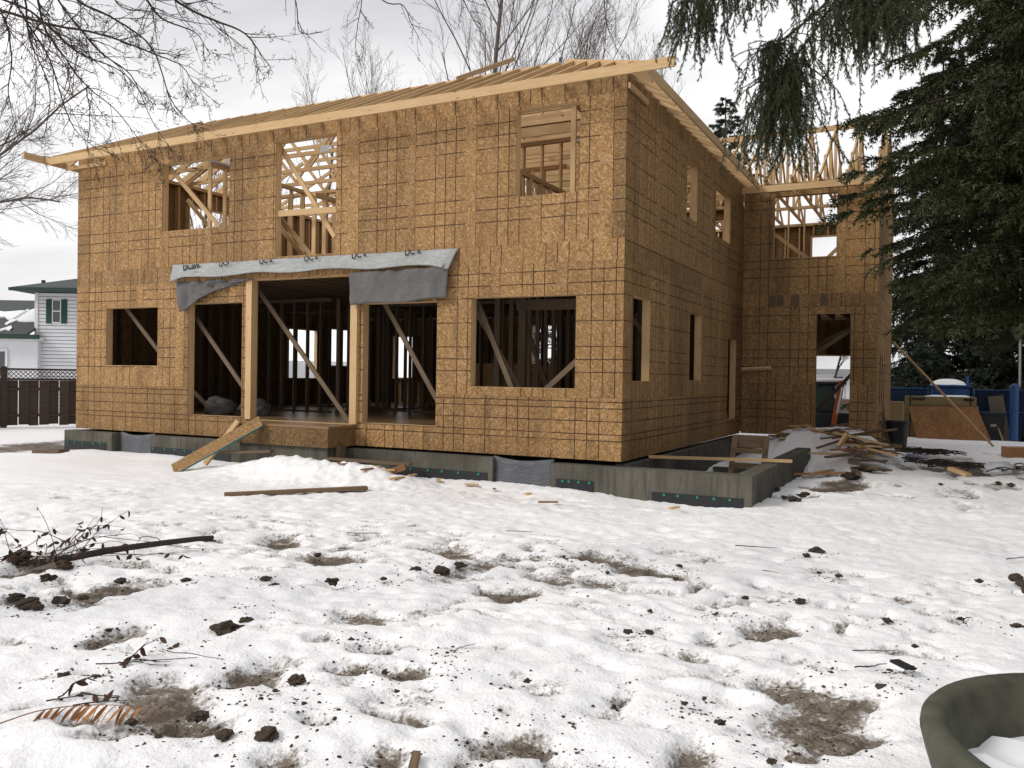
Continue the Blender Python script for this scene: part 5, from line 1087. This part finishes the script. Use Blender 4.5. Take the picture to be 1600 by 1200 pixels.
# brushwood and litter in the yard
def brushwood(label, x, y, n, seed, sx=0.8, sy=0.3):
    r = np.random.default_rng(seed); pol = []
    for i in range(n):
        px, py = x+r.normal(0, sx*0.4), y+r.normal(0, sy*0.5); a = r.normal(0, 0.5); l = r.uniform(0.2, 0.7); P = np.array([(px+l*(t-.5)*math.cos(a), py+l*(t-.5)*math.sin(a), 0) for t in np.linspace(0, 1, 5)]); P[:, 2] = gz(P[:, 0], P[:, 1])+0.04+r.uniform(0, .08)+0.05*np.sin(np.linspace(0, 3, 5)); pol.append((P, np.linspace(0.014, 0.006, 5)))
    V, F = tubes(pol, 4); o = npmesh('brushwood', V, F, BARK); stuff(tag(o, label, 'brushwood')); return o
brushwood('heap of dark cut brushwood on the snow beside the black barrel', 4.1, 9.2, 70, 81, 0.9, 0.7); brushwood('flattened dark twigs strewn across the muddy yard at right', 4.9, 6.0, 60, 82, 1.3, 0.6)
# utility pole behind the yard
up_ = thing('utility_pole', 'thin grey pole standing before the dark spruces at the right edge', 'pole', (6.75, 21.0, -0.9)); V, F = tubes([(np.array([(6.75, 21, -0.9), (6.72, 21, 2.0), (6.68, 21, 5.2)]), np.array([0.05, 0.045, 0.04]))], 8); npmesh('shaft', V, F, plain('grey_metal', (0.28, 0.28, 0.28), 0.5), up_, smooth=True); lathe('cap', [(0.05, 0), (0.055, 0.03), (0.02, 0.06)], STEEL, up_, (6.68, 21, 5.2), k=8)
# builders' plastic bags inside the left doorway
CLB = sheet('dusty_clear_plastic', (0.16, 0.15, 0.145), 0.0, 0.4)
for i, (x, y, r) in enumerate(((-9.75, 1.3, 0.34), (-9.1, 1.6, 0.30), (-8.75, 1.45, 0.22))):
    single(lump('plastic_bag', x, y, 0.365+r*0.45, r, CLB, 300+i, 0.7, 3, 0.5), ('large crumpled plastic bag on the floor inside the left porch doorway', 'middle crumpled plastic bag inside the left porch doorway', 'smallest plastic bag inside the left porch doorway')[i], 'bag')
bare_tree('bare tree standing before the street house, seen through the wing doorway', (-0.6, 31.0, -0.9), 6.0, 0.07, 33, BARK, SP, None, (0.05, 0), minr=0.008)
# loose crumbs of soil around clods and slush: uncountable
def crumbs():
    r = np.random.default_rng(17); n = 14000
    src = np.array([(c[0], c[1], c[2]) for c in CLODS]); ms = np.array(MUD)
    k = r.integers(0, len(src), n//2); a = src[k, :2]+r.normal(0, 1, (n//2, 2))*(0.06+1.6*src[k, 2:3]); k = r.integers(0, len(ms), n//2)
    b = ms[k, :2]+r.normal(0, 0.75, (n//2, 2))*ms[k, 2:4]; P = np.vstack([a, b]); P = P[(P[:, 1] < 0) & (P[:, 1] > -11)]; n = len(P)
    s = 0.0020+0.013*r.uniform(size=n)**6; z = gz(P[:, 0], P[:, 1])
    O = np.array([(1, 0, 0), (0, 1, 0), (-1, 0, 0), (0, -1, 0), (0, 0, 1), (0, 0, -1.0)])
    dg = bpy.context.evaluated_depsgraph_get(); g = bpy.data.objects['ground']
    for i in range(n):
        ok, loc, _, _ = g.ray_cast((P[i, 0], P[i, 1], 3), (0, 0, -1))
        if ok: z[i] = loc.z
    V = np.stack([P[:, 0], P[:, 1], z], 1)[:, None, :]+O[None]*np.array([1, 1, 0.6])*s[:, None, None]*r.uniform(0.4, 1.5, (n, 6, 1)); f = np.array([(0, 1, 4), (1, 2, 4), (2, 3, 4), (3, 0, 4), (1, 0, 5), (2, 1, 5), (3, 2, 5), (0, 3, 5)])
    F = (np.arange(n)[:, None, None]*6+f[None]).reshape(-1, 3)
    o = npmesh('soil_crumbs', V.reshape(-1, 3), F, SOIL); stuff(tag(o, 'tiny dark crumbs of soil sprinkled over the trodden snow', 'soil'))
crumbs()
# unseen spruces added outside the picture to shade the side of the house
for x, y, h, seed, lab in ((11.5, 1.0, 17, 91, 'unseen spruce added for shade, nearest the weeping spruce, off to the right'), (12.0, 8.5, 18, 92, 'unseen spruce added for shade, beside the dark spruces, off to the right'), (13.0, -10.0, 17, 93, 'unseen spruce added for shade, level with the planter, off to the right')):
    conifer(lab, (x, y, -0.5), h, 4.2, 0.4, 150, seed, NEEDF, BARK, 'added shade spruces on the right', nl=0.30, nw=0.10, brl=12, K=5, q=4, droop=0.9, prof=0.7)
